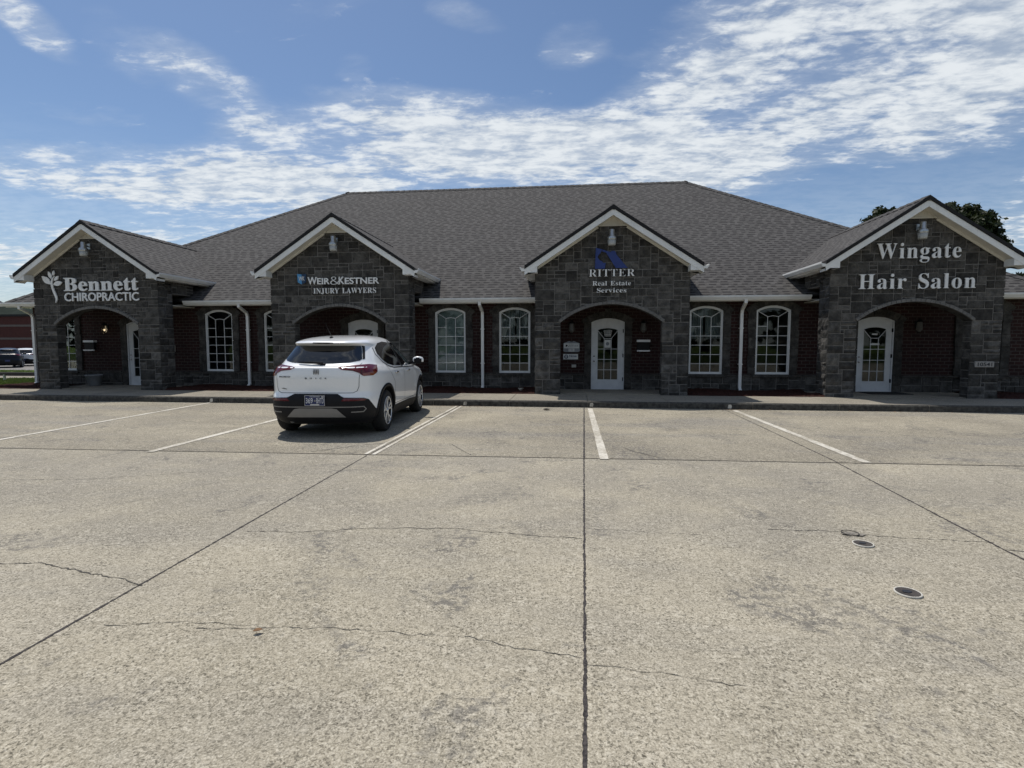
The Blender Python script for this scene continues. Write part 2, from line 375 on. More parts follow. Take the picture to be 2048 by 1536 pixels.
def glass_mat(name='window_glass', tint=(0.75, 0.80, 0.80), boost=1.5):
    m, T, b = mat(name); T.n.remove(b)
    fr = T.n.new('ShaderNodeFresnel'); fr.inputs[0].default_value = 1.5
    g = T.n.new('ShaderNodeNewGeometry')
    bp = T.n.new('ShaderNodeBump'); bp.inputs['Strength'].default_value = 0.02; bp.inputs['Distance'].default_value = 0.02; T.put(bp.inputs['Height'], T.noise(g.outputs['Position'], 1.5, 1.0))
    tr = T.n.new('ShaderNodeBsdfTransparent'); tr.inputs[0].default_value = (*tint, 1)
    gl = T.n.new('ShaderNodeBsdfGlossy'); gl.inputs['Roughness'].default_value = 0.01; T.put(gl.inputs['Normal'], bp.outputs[0])
    mx = T.n.new('ShaderNodeMixShader'); T.put(mx.inputs[0], T.m('MULTIPLY', fr.outputs[0], boost, clamp=True))
    T.l.new(tr.outputs[0], mx.inputs[1]); T.l.new(gl.outputs[0], mx.inputs[2])
    T.l.new(mx.outputs[0], T.n['Material Output'].inputs[0]); return m
def emit_mat(name, col, k):
    m, T, b = mat(name); b.inputs['Base Color'].default_value = (*col, 1)
    b.inputs['Emission Color'].default_value = (*col, 1); b.inputs['Emission Strength'].default_value = k; return m
def ground_mat(name, a, bcol, scale=3.0, bump=0.5):
    m, T, b = mat(name); g = T.n.new('ShaderNodeNewGeometry'); v = g.outputs['Position']
    n1 = T.noise(v, scale, 6.0, 0.7); n2 = T.noise(v, scale * 14, 4.0, 0.7)
    c = T.mix(T.maprange(n1, 0.3, 0.7), a, bcol); c = T.mix(T.m('MULTIPLY', T.maprange(n2, 0.4, 0.7), 0.6), c, tuple(k * 0.45 for k in a))
    T.put(b.inputs['Base Color'], c); b.inputs['Roughness'].default_value = 0.95; b.inputs['Specular IOR Level'].default_value = 0.15
    bp = T.n.new('ShaderNodeBump'); bp.inputs['Strength'].default_value = bump; bp.inputs['Distance'].default_value = 0.04; T.put(bp.inputs['Height'], n2); T.put(b.inputs['Normal'], bp.outputs[0])
    return m
def leaf_mat(name, a, bcol):
    m, T, b = mat(name)
    at = T.n.new('ShaderNodeAttribute'); at.attribute_name = 'tint'
    c = T.mix(at.outputs['Fac'], a, bcol); T.put(b.inputs['Base Color'], c); b.inputs['Roughness'].default_value = 0.6; b.inputs['Specular IOR Level'].default_value = 0.3
    tl = T.n.new('ShaderNodeBsdfTranslucent'); T.put(tl.inputs[0], c)
    mx = T.n.new('ShaderNodeMixShader'); mx.inputs[0].default_value = 0.25
    T.l.new(b.outputs[0], mx.inputs[1]); T.l.new(tl.outputs[0], mx.inputs[2]); T.l.new(mx.outputs[0], T.n['Material Output'].inputs[0]); return m
M = dict(
    stone=stone_mat(), mortar=plain('pale_mortar', (0.165, 0.158, 0.148), 0.95, var=0.25, scale=9, bump=0.4),
    brick=brick_mat('red_brick', (0.034, 0.0110, 0.0100), (0.020, 0.0075, 0.007), (0.075, 0.064, 0.058)),
    shingle=shingle_mat(), lot=concrete_mat('lot_concrete', (0.325, 0.290, 0.217), (0.440, 0.393, 0.298), aisle=True),
    stall=concrete_mat('stall_concrete', (0.225, 0.201, 0.156), (0.36, 0.322, 0.243), 0.95, 37.0, 0.62),
    walk=concrete_mat('sidewalk_concrete', (0.20, 0.18, 0.145), (0.29, 0.263, 0.21), 0.5, 11.0),
    white=plain('white_aluminium_trim', (0.70, 0.71, 0.70), 0.45, var=0.06, scale=2.0, streak=0.12),
    cream=plain('cream_vinyl', (0.60, 0.58, 0.51), 0.5, var=0.08),
    drip=plain('black_shingle_edge', (0.006, 0.006, 0.007), 0.8, var=0.3, bump=0.5),
    vinyl=plain('white_window_vinyl', (0.66, 0.68, 0.68), 0.4, var=0.05),
    doorp=plain('white_door_paint', (0.58, 0.60, 0.62), 0.4, var=0.06),
    glass=glass_mat(boost=0.72), sign=plain('off_white_letter', (0.74, 0.75, 0.75), 0.5, var=0.05),
    blue=plain('royal_blue_sign', (0.010, 0.030, 0.165), 0.45, var=0.08), navy=plain('navy_shield', (0.008, 0.035, 0.09), 0.4), sky_blue=plain('light_blue_shield', (0.07, 0.27, 0.52), 0.4),
    galv=plain('galvanised_steel', (0.40, 0.42, 0.43), 0.32, 0.85, var=0.15, scale=20), lens=plain('prismatic_plastic', (0.36, 0.37, 0.36), 0.3, var=0.05),
    numstone=plain('pale_number_stone', (0.30, 0.29, 0.275), 0.85, var=0.15), frost=plain('smoked_lantern_glass', (0.12, 0.115, 0.105), 0.3),
    black=plain('black_metal', (0.008, 0.008, 0.009), 0.6, spec=0.25), chrome=plain('brushed_chrome', (0.62, 0.62, 0.62), 0.22, 1.0, var=0.05),
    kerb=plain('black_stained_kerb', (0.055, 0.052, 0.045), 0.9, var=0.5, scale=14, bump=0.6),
    room=plain('interior_paint', (0.26, 0.25, 0.23), 0.9), floor=plain('interior_floor', (0.12, 0.10, 0.08), 0.8),
    curtain=plain('grey_curtain', (0.42, 0.41, 0.40), 0.9, var=0.1), blind=plain('pale_blind', (0.66, 0.70, 0.66), 0.6, var=0.04),
    paint=paint_mat(), joint=plain('dark_joint', (0.040, 0.034, 0.032), 0.95, var=0.75, scale=70), crack=plain('crack_dirt', (0.055, 0.050, 0.043), 0.95, var=0.4, scale=30),
    mulch=ground_mat('red_mulch', (0.040, 0.017, 0.013), (0.075, 0.028, 0.021), 14.0, 1.0), grass=ground_mat('lawn_grass', (0.075, 0.115, 0.022), (0.13, 0.17, 0.04), 1.2, 0.8),
    asphalt=ground_mat('asphalt', (0.20, 0.19, 0.18), (0.26, 0.25, 0.23), 1.0, 0.2),
    bark=plain('tree_bark', (0.09, 0.07, 0.05), 0.95, var=0.3, bump=0.6), leaf=leaf_mat('dark_leaf', (0.010, 0.016, 0.007), (0.042, 0.055, 0.018)),
    paper=plain('white_paper', (0.62, 0.64, 0.64), 0.7), greyp=plain('grey_sign_face', (0.22, 0.24, 0.27), 0.5), terracotta=plain('grey_glazed_pot', (0.20, 0.21, 0.22), 0.5),
    ink=plain('dark_ink', (0.012, 0.014, 0.02), 0.6), limestone=plain('pale_limestone', (0.135, 0.132, 0.126), 0.85, var=0.15, bump=0.4),
    rust=plain('rusty_iron', (0.05, 0.043, 0.038), 0.75, 0.3, var=0.4, scale=30), pvc=plain('white_pvc', (0.50, 0.48, 0.42), 0.5, var=0.1, scale=20), mat=plain('dark_rubber_mat', (0.012, 0.012, 0.012), 0.9, bump=0.6),
)
# ---------------------------------------------------------------- ground, parking lot, pavement
def sheet(name, pts, z, m, kind='structure'):
    b = MB(); b.face([(x, y, z) for x, y in pts]); return tag(b.build(name, m), kind=kind)
def JY(x): return 6.765 + 0.0285 * x                       # the long joint between drive and bays
CURB = 12.32
sheet('ground', [(-1500, -1500), (1500, -1500), (1500, 1500), (-1500, 1500)], -0.75, M['grass'])
sheet('parking_lot', [(-70, -14), (45, -14), (45, CURB + 0.1), (-70, CURB + 0.1)], 0.0, M['lot'])
sheet('parking_bays', [(-42, JY(-42)), (40, JY(40)), (40, CURB + 0.05), (-42, CURB + 0.05)], 0.004, M['stall'])
def strip(b, pts, w, z, jit=0.0, rng=None, wj=0.0, step=0.0):
    P = [Vector((x, y, 0)) for x, y in pts]
    if step:
        q = [P[0]]
        for a, c in zip(P, P[1:]):
            k = max(1, int((c - a).length / step))
            for i in range(1, k + 1): q.append(a.lerp(c, i / k))
        P = q
    L, R = [], []; off = 0.0
    for i, p in enumerate(P):
        a = P[max(0, i - 1)]; c = P[min(len(P) - 1, i + 1)]
        d = (c - a).normalized(); nn = Vector((-d.y, d.x, 0))
        if rng and 0 < i < len(P) - 1: off = off * 0.6 + rng.uniform(-jit, jit)
        ww = w * (1 + (rng.uniform(-wj, wj) if rng else 0)) * 0.5
        q = p + nn * off
        L.append(q + nn * ww); R.append(q - nn * ww)
    for i in range(len(P) - 1):
        b.face([(R[i].x, R[i].y, z), (R[i + 1].x, R[i + 1].y, z), (L[i + 1].x, L[i + 1].y, z), (L[i].x, L[i].y, z)])
RN = random.Random(4)
LZ, SZ = 0.0025, 0.0065                                     # just above the drive slabs, just above the bay slabs
for pts, w, z in (([(0.171, 6.77), (0.10, 3.6), (0.06, 1.8), (0.02, -6)], 0.014, LZ), ([(0.30, 12.3), (0.172, 6.77)], 0.022, SZ), ([(-2.66, 6.62), (-2.57, 2.03), (-2.5, -6)], 0.014, LZ),
               ([(3.42, 12.2), (3.275, 6.87)], 0.016, SZ), ([(3.27, 6.86), (3.06, 4.03), (2.95, -4)], 0.016, LZ), ([(-42, JY(-42) - .012), (-8, JY(-8) - .012), (5.43, JY(5.43) - .012), (40, JY(40) - .012)], 0.016, LZ),
               ([(-2.63, 12.2), (-2.64, 6.7)], 0.014, SZ), ([(-9.05, 6.48), (-8.9, -6)], 0.016, LZ)):
    b = MB(); strip(b, pts, w, z, 0.0018, RN, 0.5, 0.022); tag(b.build('pavement_joint', M['joint']), kind='structure')
for pts, w, z in (([(-2.5, 3.78), (-2.1, 3.82), (-1.6, 3.95), (-0.9, 4.03), (-0.45, 3.96), (0.09, 3.92)], 0.006, LZ), ([(-4.4, 2.95), (-3.5, 3.07), (-3.1, 2.98), (-2.56, 2.84)], 0.007, LZ),
               ([(-1.9, 2.42), (-1.2, 2.5), (-0.5, 2.50), (-0.2, 2.42), (0.06, 2.38)], 0.0035, LZ), ([(0.07, 2.34), (0.4, 2.31), (0.75, 2.25)], 0.003, LZ),
               ([(1.55, 4.28), (2.0, 4.30), (2.5, 4.19), (3.1, 4.17)], 0.006, LZ), ([(0.1, 4.15), (0.5, 4.12), (1.0, 4.1)], 0.0035, LZ), ([(-2.4, 2.4), (-2.0, 2.47), (-1.6, 2.5)], 0.003, LZ),
               ([(-3.5, 6.75), (-3.1, 7.2), (-2.7, 7.5)], 0.010, SZ), ([(-1.75, 7.55), (-1.5, 7.1), (-1.30, 6.8)], 0.010, SZ), ([(0.75, 7.5), (0.95, 7.1), (1.2, 6.86)], 0.010, SZ), ([(0.3, 8.0), (1.4, 7.95)], 0.006, SZ), ([(3.06, 4.03), (3.5, 3.86), (4.2, 3.7)], 0.010, LZ),
               ([(-7.6, 9.4), (-6.9, 9.1), (-6.2, 9.2)], 0.006, SZ), ([(4.4, 9.6), (5.5, 9.3), (6.3, 9.35)], 0.006, SZ), ([(-6.5, 4.9), (-5.2, 5.1), (-4.1, 5.6)], 0.005, LZ)):
    b = MB(); strip(b, pts, w, z, 0.012, RN, 0.7, 0.03); tag(b.build('pavement_crack', M['crack']), kind='structure')
for pts, w in (([(-9.0, 12.3), (-8.66, 6.9), (-8.64, 6.6)], 0.10), ([(-5.68, 12.2), (-5.665, 6.5)], 0.11), ([(-2.575, 12.28), (-2.59, 6.66)], 0.055), ([(-2.685, 12.28), (-2.70, 6.68)], 0.05),
               ([(0.43, 12.1), (0.425, 6.72)], 0.11), ([(3.595, 12.1), (3.62, 6.87)], 0.11)):
    b = MB(); strip(b, pts, w, 0.0095, 0.0, RN, 0.05, 0.25); tag(b.build('parking_line', M['paint']), kind='structure')
# sidewalk in slabs with a rounded kerb
b = MB(); x = -60.0
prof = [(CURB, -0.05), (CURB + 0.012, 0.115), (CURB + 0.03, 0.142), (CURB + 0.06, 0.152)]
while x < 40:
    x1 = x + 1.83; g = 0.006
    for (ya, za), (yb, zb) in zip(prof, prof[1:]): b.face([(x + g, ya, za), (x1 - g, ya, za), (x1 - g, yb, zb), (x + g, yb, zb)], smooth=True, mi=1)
    b.face([(x + g, CURB + 0.06, 0.152), (x1 - g, CURB + 0.06, 0.152), (x1 - g, 13.92, 0.158), (x + g, 13.92, 0.158)])
    for xx in (x + g, x1 - g):
        b.face([(xx, CURB, -0.05), (xx, 13.92, -0.05), (xx, 13.92, 0.158), (xx, CURB + 0.06, 0.152), (xx, CURB + 0.03, 0.142), (xx, CURB + 0.012, 0.115)])
    x = x1
b.box(-60, 40, CURB + 0.02, 13.92, -0.05, 0.125, skip='d')
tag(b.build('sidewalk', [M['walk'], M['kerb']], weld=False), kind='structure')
for x in (-8.98, -2.5, 0.47, 3.55):
    b = MB(); b.face([(x - 0.045, CURB - 0.003, 0.03), (x + 0.03, CURB - 0.003, 0.022), (x + 0.045, CURB + 0.002, 0.07), (x + 0.03, CURB + 0.008, 0.115), (x - 0.03, CURB + 0.007, 0.108)])
    tag(b.build('kerb_paint_mark', M['paint']), kind='structure')
# lawn, lane and kerb beyond the left corner
def grid(name, xs, ys, zf, m, kind='structure', sm=True):
    b = MB()
    for i in range(len(xs) - 1):
        for j in range(len(ys) - 1):
            q = [(xs[i], ys[j]), (xs[i + 1], ys[j]), (xs[i + 1], ys[j + 1]), (xs[i], ys[j + 1])]
            b.face([(x, y, zf(x, y)) for x, y in q], smooth=sm)
    return tag(b.build(name, m), kind=kind)
def slope(y): return 0.10 if y < 17 else max(-0.5, 0.10 - 0.6 * (y - 17) / 19)
lin = lambda a, c, n: [a + (c - a) * i / n for i in range(n + 1)]
rg = random.Random(8)
grid('lawn', lin(-60, -17.9, 60), lin(13.9, 20.6, 24), lambda x, y: slope(y) + 0.03 * math.sin(x * 3.1 + y * 2), M['grass'])
grid('lane', [-120, -17], [20.6, 22.4, 24.6], lambda x, y: slope(y) - 0.02, M['walk'])
b = MB(); b.box(-120, -17, 24.6, 24.85, -0.5, 0.02); tag(b.build('lane_kerb', M['joint']), kind='structure')
grid('verge', lin(-120, -17.9, 60), lin(24.85, 35.0, 12), lambda x, y: slope(y) + 0.05 + 0.03 * math.sin(x * 2.1 + y * 1.3), M['grass'])
grid('far_car_park', [-160, -17], [35.0, 68.0], lambda x, y: -0.5, M['asphalt'])
def tufts(name, spots, h, m, seed):
    """short blades of grass over an area"""
    r = random.Random(seed); b = MB()
    for x, y, z in spots:
        for k in range(4):
            a = r.uniform(0, 6.28); hh = h * r.uniform(0.5, 1.3); dx, dy = math.cos(a) * 0.012, math.sin(a) * 0.012; lx, ly = r.uniform(-.04, .04), r.uniform(-.04, .04)
            px, py = x + r.uniform(-.08, .08), y + r.uniform(-.08, .08)
            b.face([(px - dx, py - dy, z), (px + dx, py + dy, z), (px + lx, py + ly, z + hh)], tint=r.random())
    return tag(b.build(name, m, weld=False), kind='stuff')
M['blade'] = leaf_mat('grass_blade', (0.05, 0.085, 0.015), (0.13, 0.17, 0.035))
tufts('grass', [(rg.uniform(-24, -17.9), y, slope(y)) for y in [rg.uniform(14, 20.5) for _ in range(5200)]] + [(rg.uniform(-44, -24), y, slope(y) + .05) for y in [rg.uniform(24.9, 34.5) for _ in range(4500)]], 0.07, M['blade'], 5)
# far ridge
def ridge(x, y):
    t = max(0.0, 1 - abs(y - 330) / 90)
    return -1 + t * (26 + 5 * math.sin(x * 0.013 + 1) + 3 * math.sin(x * 0.041) + 2.0 * math.sin(x * 0.19 + y * .1) + 1.2 * math.sin(x * 0.53 + y * 0.21))
M['hill'] = ground_mat('wooded_hill', (0.008, 0.016, 0.012), (0.014, 0.024, 0.018), 0.12, 1.0)
grid('hills', lin(-900, -120, 260), lin(240, 420, 18), ridge, M['hill'])
# ---------------------------------------------------------------- masonry
def ashlar(u0, u1, v0, v1, rng, unit=0.098):
    nu = max(1, round((u1 - u0) / unit)); nv = max(1, round((v1 - v0) / unit))
    du = (u1 - u0) / nu; dv = (v1 - v0) / nv
    occ = [[False] * nu for _ in range(nv)]; out = []
    for j in range(nv):
        for i in range(nu):
            if occ[j][i]: continue
            w, h = rng.choice([(3, 2), (4, 2), (2, 1), (5, 3), (4, 3), (3, 1), (2, 2), (4, 2), (3, 2), (3, 3), (2, 1)])
            w = min(w, nu - i); h = min(h, nv - j)
            k = 0
            while k < w and not occ[j][i + k]: k += 1
            w = k
            if w == 0: continue
            if i + w == nu - 1 and not occ[j][nu - 1]: w += 1
            ok = 1
            while ok < h and not any(occ[j + ok][i:i + w]): ok += 1
            h = ok
            h = min(h, max(1, w)); h = 1 if w <= 1 else h
            for jj in range(j, j + h):
                for ii in range(i, i + w): occ[jj][ii] = True
            out.append((u0 + i * du, u0 + (i + w) * du, v0 + j * dv, v0 + (j + h) * dv))
    return out
def stones(b, O, U, cells, rng, lower=None, upper=None, dep=0.016, g=0.0105, ext=0.0, lim=None, shade=1.0, rough=0.0):
    O = Vector(O); U = Vector(U); Z = Vector((0, 0, 1)); N = U.cross(Z)
    P = lambda u, v, d: O + U * u + Z * v + N * d
    for a0, a1, b0, b1 in cells:
        d = dep * rng.uniform(0.55, 1.35); t = shade * rng.choice([0.58, 0.72, 0.85, 0.95, 1.02, 1.15, 1.42]) * rng.uniform(0.9, 1.12); ch = 0.005
        x0, x1 = a0 + g, a1 - g
        if lim:
            if abs(a0 - lim[0]) < 1e-4: x0 = a0 - ext
            if abs(a1 - lim[1]) < 1e-4: x1 = a1 + ext
        flat = True
        n = 1
        if lower or upper:
            us = [x0 + (x1 - x0) * k / 8 for k in range(9)]
            lo = [max(b0, lower(u)) if lower else b0 for u in us]; hi = [min(b1, upper(u)) if upper else b1 for u in us]
            flat = all(abs(q - b0) < 1e-6 for q in lo) and all(abs(q - b1) < 1e-6 for q in hi)
        if flat: runs = [[(x0, b0 + g, b1 - g), (x1, b0 + g, b1 - g)]]
        else:
            runs = []; cur = []
            for u, l, h in zip(us, lo, hi):
                if h - l > 0.035: cur.append((u, l + g, h - g))
                else:
                    if len(cur) > 1: runs.append(cur)
                    cur = []
            if len(cur) > 1: runs.append(cur)
        for r in runs:
            if r[-1][0] - r[0][0] < 0.03: continue
            if rough and flat:
                # rock-faced block: a lumpy front with pitched edges
                (ua, l, h), (ub, _, _) = r; nu = max(2, int((ub - ua) / .07)); nv = max(2, int((h - l) / .07)); G = []
                for j in range(nv + 1):
                    G.append([])
                    for i in range(nu + 1):
                        ed = i in (0, nu) or j in (0, nv); f = i / nu; q = j / nv
                        dd = 0.35 * d + (0 if ed else rough * rng.uniform(.35, 1.0)) + (rng.uniform(0, .004) if ed else 0)
                        G[j].append(P(ua + (ub - ua) * f + (0 if ed else rng.uniform(-.012, .012)), l + (h - l) * q + (0 if ed else rng.uniform(-.012, .012)), dd))
                for j in range(nv):
                    for i in range(nu): b.face([G[j][i], G[j][i + 1], G[j + 1][i + 1], G[j + 1][i]], mi=1, tint=t)
                for i in range(nu):
                    b.face([P(ua + (ub - ua) * i / nu, l, 0), P(ua + (ub - ua) * (i + 1) / nu, l, 0), G[0][i + 1], G[0][i]], mi=1, tint=t); b.face([G[nv][i], G[nv][i + 1], P(ua + (ub - ua) * (i + 1) / nu, h, 0), P(ua + (ub - ua) * i / nu, h, 0)], mi=1, tint=t)
                for j in range(nv):
                    z0_, z1_ = l + (h - l) * j / nv, l + (h - l) * (j + 1) / nv
                    b.face([P(ua, z0_, 0), G[j][0], G[j + 1][0], P(ua, z1_, 0)], mi=1, tint=t); b.face([G[j][nu], P(ub, z0_, 0), P(ub, z1_, 0), G[j + 1][nu]], mi=1, tint=t)
                continue
            F = []
            for k, (u, l, h) in enumerate(r):
                uu = u + (ch if k == 0 else 0) - (ch if k == len(r) - 1 else 0)
                F.append((uu, l + ch, h - ch))
            for (p, q), (s, e) in zip(zip(r, r[1:]), zip(F, F[1:])):
                b.face([P(s[0], s[1], d), P(e[0], e[1], d), P(e[0], e[2], d), P(s[0], s[2], d)], mi=1, tint=t)
                b.face([P(p[0], p[1], 0), P(q[0], q[1], 0), P(e[0], e[1], d), P(s[0], s[1], d)], mi=1, tint=t)
                b.face([P(s[0], s[2], d), P(e[0], e[2], d), P(q[0], q[2], 0), P(p[0], p[2], 0)], mi=1, tint=t)
            p, s = r[0], F[0]; b.face([P(p[0], p[1], 0), P(s[0], s[1], d), P(s[0], s[2], d), P(p[0], p[2], 0)], mi=1, tint=t)
            p, s = r[-1], F[-1]; b.face([P(s[0], s[1], d), P(p[0], p[1], 0), P(p[0], p[2], 0), P(s[0], s[2], d)], mi=1, tint=t)
SM = [M['mortar'], M['stone']]
WY = 15.5; PF = 14.0; PD = 0.28; SD = 0.56
BX0, BX1, BY1 = -17.4, 12.15, 30.6
PC = [-13.66, -6.32, 1.01, 8.28]
WIN = [-16.35, -10.92, -8.97, -3.57, -1.655, 3.755, 5.555, 10.875]
DOOR = [-13.62, -6.255, 1.035, 8.22]
bld = thing('office_building', ((BX0 + BX1) / 2, WY, 0.0), 'long single storey stone and brick building with grey hipped roof and four gabled porches', 'building')
def arch_pts(cx, w, z0, zt, rise, n=12, off=0.0):
    """closed outline, counter-clockwise from -Y: sill, right jamb, segmental head, left jamb"""
    hw = w / 2; R = (hw * hw + rise * rise) / (2 * rise); zc = zt - R
    a = math.asin(hw / R); R2 = R - off; h2 = hw - off
    a2 = math.asin(max(-1, min(1, h2 / R2)))
    pts = [(cx - h2, z0 + off), (cx + h2, z0 + off)]
    for k in range(n + 1):
        t = a2 - 2 * a2 * k / n
        pts.append((cx + R2 * math.sin(t), zc + R2 * math.cos(t)))
    return pts
def ring(b, o, i, y0, y1, mi=0):
    n = len(o)
    for k in range(n):
        k2 = (k + 1) % n
        b.face([(o[k][0], y0, o[k][1]), (o[k2][0], y0, o[k2][1]), (i[k2][0], y0, i[k2][1]), (i[k][0], y0, i[k][1])], mi=mi)
        b.face([(i[k][0], y0, i[k][1]), (i[k2][0], y0, i[k2][1]), (i[k2][0], y1, i[k2][1]), (i[k][0], y1, i[k][1])], mi=mi)
        b.face([(o[k2][0], y0, o[k2][1]), (o[k][0], y0, o[k][1]), (o[k][0], y1, o[k][1]), (o[k2][0], y1, o[k2][1])], mi=mi)
def bar(b, p, q, w, y0, y1, mi=0):
    d = Vector((q[0] - p[0], q[1] - p[1])).normalized(); n = Vector((-d.y, d.x)) * w / 2
    b.prism([(p[0] - n.x, p[1] - n.y), (q[0] - n.x, q[1] - n.y), (q[0] + n.x, q[1] + n.y), (p[0] + n.x, p[1] + n.y)], y0, y1, mi=mi)
# main brick wall with its openings
W_W, W_Z0, W_ZT, W_R = 0.92, 0.63, 2.545, 0.13
D_W, D_Z0, D_ZT, D_R = 0.94, 0.15, 2.215, 0.11
OPEN = sorted([(x, W_W, W_Z0, W_ZT, W_R) for x in WIN] + [(x, D_W, D_Z0, D_ZT, D_R) for x in DOOR])
b = MB(); x = BX0; TOP = 2.93
def wq(xa, xb, za, zb): b.face([(xa, WY, za), (xb, WY, za), (xb, WY, zb), (xa, WY, zb)])
for cx, w, z0, zt, rise in OPEN:
    wq(x, cx - w / 2, 0.0, TOP); 
    if z0 > 0.2: wq(cx - w / 2, cx + w / 2, 0.0, z0)
    hd = arch_pts(cx, w, z0, zt, rise)[2:]
    for p, q in zip(hd, hd[1:]): b.face([(q[0], WY, q[1]), (p[0], WY, p[1]), (p[0], WY, TOP), (q[0], WY, TOP)])
    x = cx + w / 2
wq(x, BX1, 0.0, TOP)
b.face([(BX0, BY1, 0), (BX0, WY, 0), (BX0, WY, TOP), (BX0, BY1, TOP)]); b.face([(BX1, WY, 0), (BX1, BY1, 0), (BX1, BY1, TOP), (BX1, WY, TOP)])
b.face([(BX1, BY1, 0), (BX0, BY1, 0), (BX0, BY1, TOP), (BX1, BY1, TOP)])
b.build('brick_wall', M['brick'], bld)
# stone base course
b = MB(); rb = random.Random(21); x = BX0
for cx in DOOR + [None]:
    x1 = BX1 if cx is None else cx - D_W / 2 - 0.2
    b.box(x, x1, WY - 0.03, WY - 0.001, 0.0, 0.60, skip='b')
    stones(b, (0, WY - 0.03, 0), (1, 0, 0), ashlar(x, x1, 0.02, 0.585, rb, 0.11), rb, dep=0.02)
    b.prism([(x, 0.588), (x1, 0.588), (x1, 0.622), (x, 0.622)], WY - 0.075, WY - 0.002, mi=1, tint=0.9)
    x = (cx or 0) + D_W / 2 + 0.2
b.build('stone_base_course', SM, bld)
def surround(cx, w, z0, zt, rise, parent, rng, sill, band=0.2):
    b = MB(); y0, y1 = WY - 0.055, WY + 0.09
    hw = w / 2; zs = zt - rise; z = z0
    while z < zs - 0.02:
        h = rng.choice([0.2, 0.26, 0.32]); zz = z + h if zs - (z + h) > 0.15 else zs
        for s in (-1, 1):
            wd = band * rng.uniform(0.92, 1.1); xa, xb = (cx - hw - wd, cx - hw) if s < 0 else (cx + hw, cx + hw + wd)
            b.box(xa, xb, y0 + rng.uniform(0, .012), y1, z + 0.004, zz - 0.004, mi=1, tint=rng.uniform(0.65, 1.05))
        z = zz
    R = (hw * hw + rise * rise) / (2 * rise); zc = zt - R; a = math.asin(hw / R) * 1.0
    n = 9; ext = 0.2 / R
    for k in range(n):
        t0 = -a - ext + (2 * a + 2 * ext) * k / n + 0.004; t1 = -a - ext + (2 * a + 2 * ext) * (k + 1) / n - 0.004
        key = k == n // 2
        ro = R + (0.27 if key else 0.2); ri = R
        b.prism([(cx + ri * math.sin(t0), zc + ri * math.cos(t0)), (cx + ri * math.sin(t1), zc + ri * math.cos(t1)), (cx + ro * math.sin(t1), zc + ro * math.cos(t1)), (cx + ro * math.sin(t0), zc + ro * math.cos(t0))],
                y0 - (0.02 if key else 0), y1, mi=1, tint=rng.uniform(0.65, 1.05))
    if sill: b.box(cx - hw - 0.08, cx + hw + 0.08, WY - 0.10, WY + 0.06, z0 - 0.075, z0 - 0.004, mi=1, tint=0.95)
    return b.build('stone_surround', SM, parent)
def window(cx, kind):
    rng = random.Random(int(cx * 100))
    o = arch_pts(cx, W_W, W_Z0, W_ZT, W_R); i = arch_pts(cx, W_W, W_Z0, W_ZT, W_R, off=0.045); i2 = arch_pts(cx, W_W, W_Z0, W_ZT, W_R, off=0.062)
    b = MB(); ring(b, o, i, WY - 0.005, WY + 0.07); ring(b, i, i2, WY + 0.018, WY + 0.05)
    y0, y1 = WY + 0.024, WY + 0.045; mw = 0.0145; L = cx - W_W / 2 + 0.05; Rr = cx + W_W / 2 - 0.05; c0, c1 = cx - 0.143, cx + 0.143
    for z in (0.92, 1.18, 1.445, 1.705): bar(b, (L, z), (Rr, z), mw, y0, y1)
    bar(b, (L, 1.97), (c0, 1.97), mw, y0, y1); bar(b, (c1, 1.97), (Rr, 1.97), mw, y0, y1)
    for c in (c0, c1): bar(b, (c, W_Z0 + 0.05), (c, 2.235), mw, y0 - 0.002, y1 - 0.002)
    bar(b, (c0, 2.235), (cx, 2.262), mw, y0 - 0.003, y1); bar(b, (cx, 2.262), (c1, 2.235), mw, y0 - 0.003, y1)
    bar(b, (c0, 2.235), (L, 2.40), mw, y0 - 0.004, y1); bar(b, (c1, 2.235), (Rr, 2.40), mw, y0 - 0.004, y1)
    w = b.build('window', M['vinyl'], bld)
    g = MB(); g.prism([(p[0], p[1]) for p in i], WY + 0.031, WY + 0.036); g.build('pane', M['glass'], w)
    surround(cx, W_W, W_Z0, W_ZT, W_R, w, rng, True)
    if kind == 'blind':
        g = MB(); z = W_Z0 + 0.03
        while z < 2.5:
            g.face([(cx - 0.45, WY + 0.125, z), (cx + 0.45, WY + 0.125, z), (cx + 0.45, WY + 0.155, z + 0.040), (cx - 0.45, WY + 0.155, z + 0.040)]); z += 0.042
        g.build('blind', M['blind'], w)
    if kind == 'curtain':
        g = MB(); n = 60
        for s0, s1, zb in ((-0.47, -0.03, 1.62), (0.03, 0.47, 1.62)):
            for k in range(n):
                def q(t): 
                    u = s0 + (s1 - s0) * t; return cx + u, WY + 0.22 + 0.025 * math.sin(t * 34) + 0.012 * math.sin(t * 77 + cx)
                xa, ya = q(k / n); xb, yb = q((k + 1) / n)
                dr = 0.25 * (abs((s0 + s1) / 2) - 0.2)
                g.face([(xa, ya, zb), (xb, yb, zb), (xb, yb, 2.6), (xa, ya, 2.6)], smooth=True)
        g.build('curtain', M['curtain'], w)
    return w
for cx, k in zip(WIN, ('', '', '', 'blind', 'curtain', 'curtain', '', '')): window(cx, k)
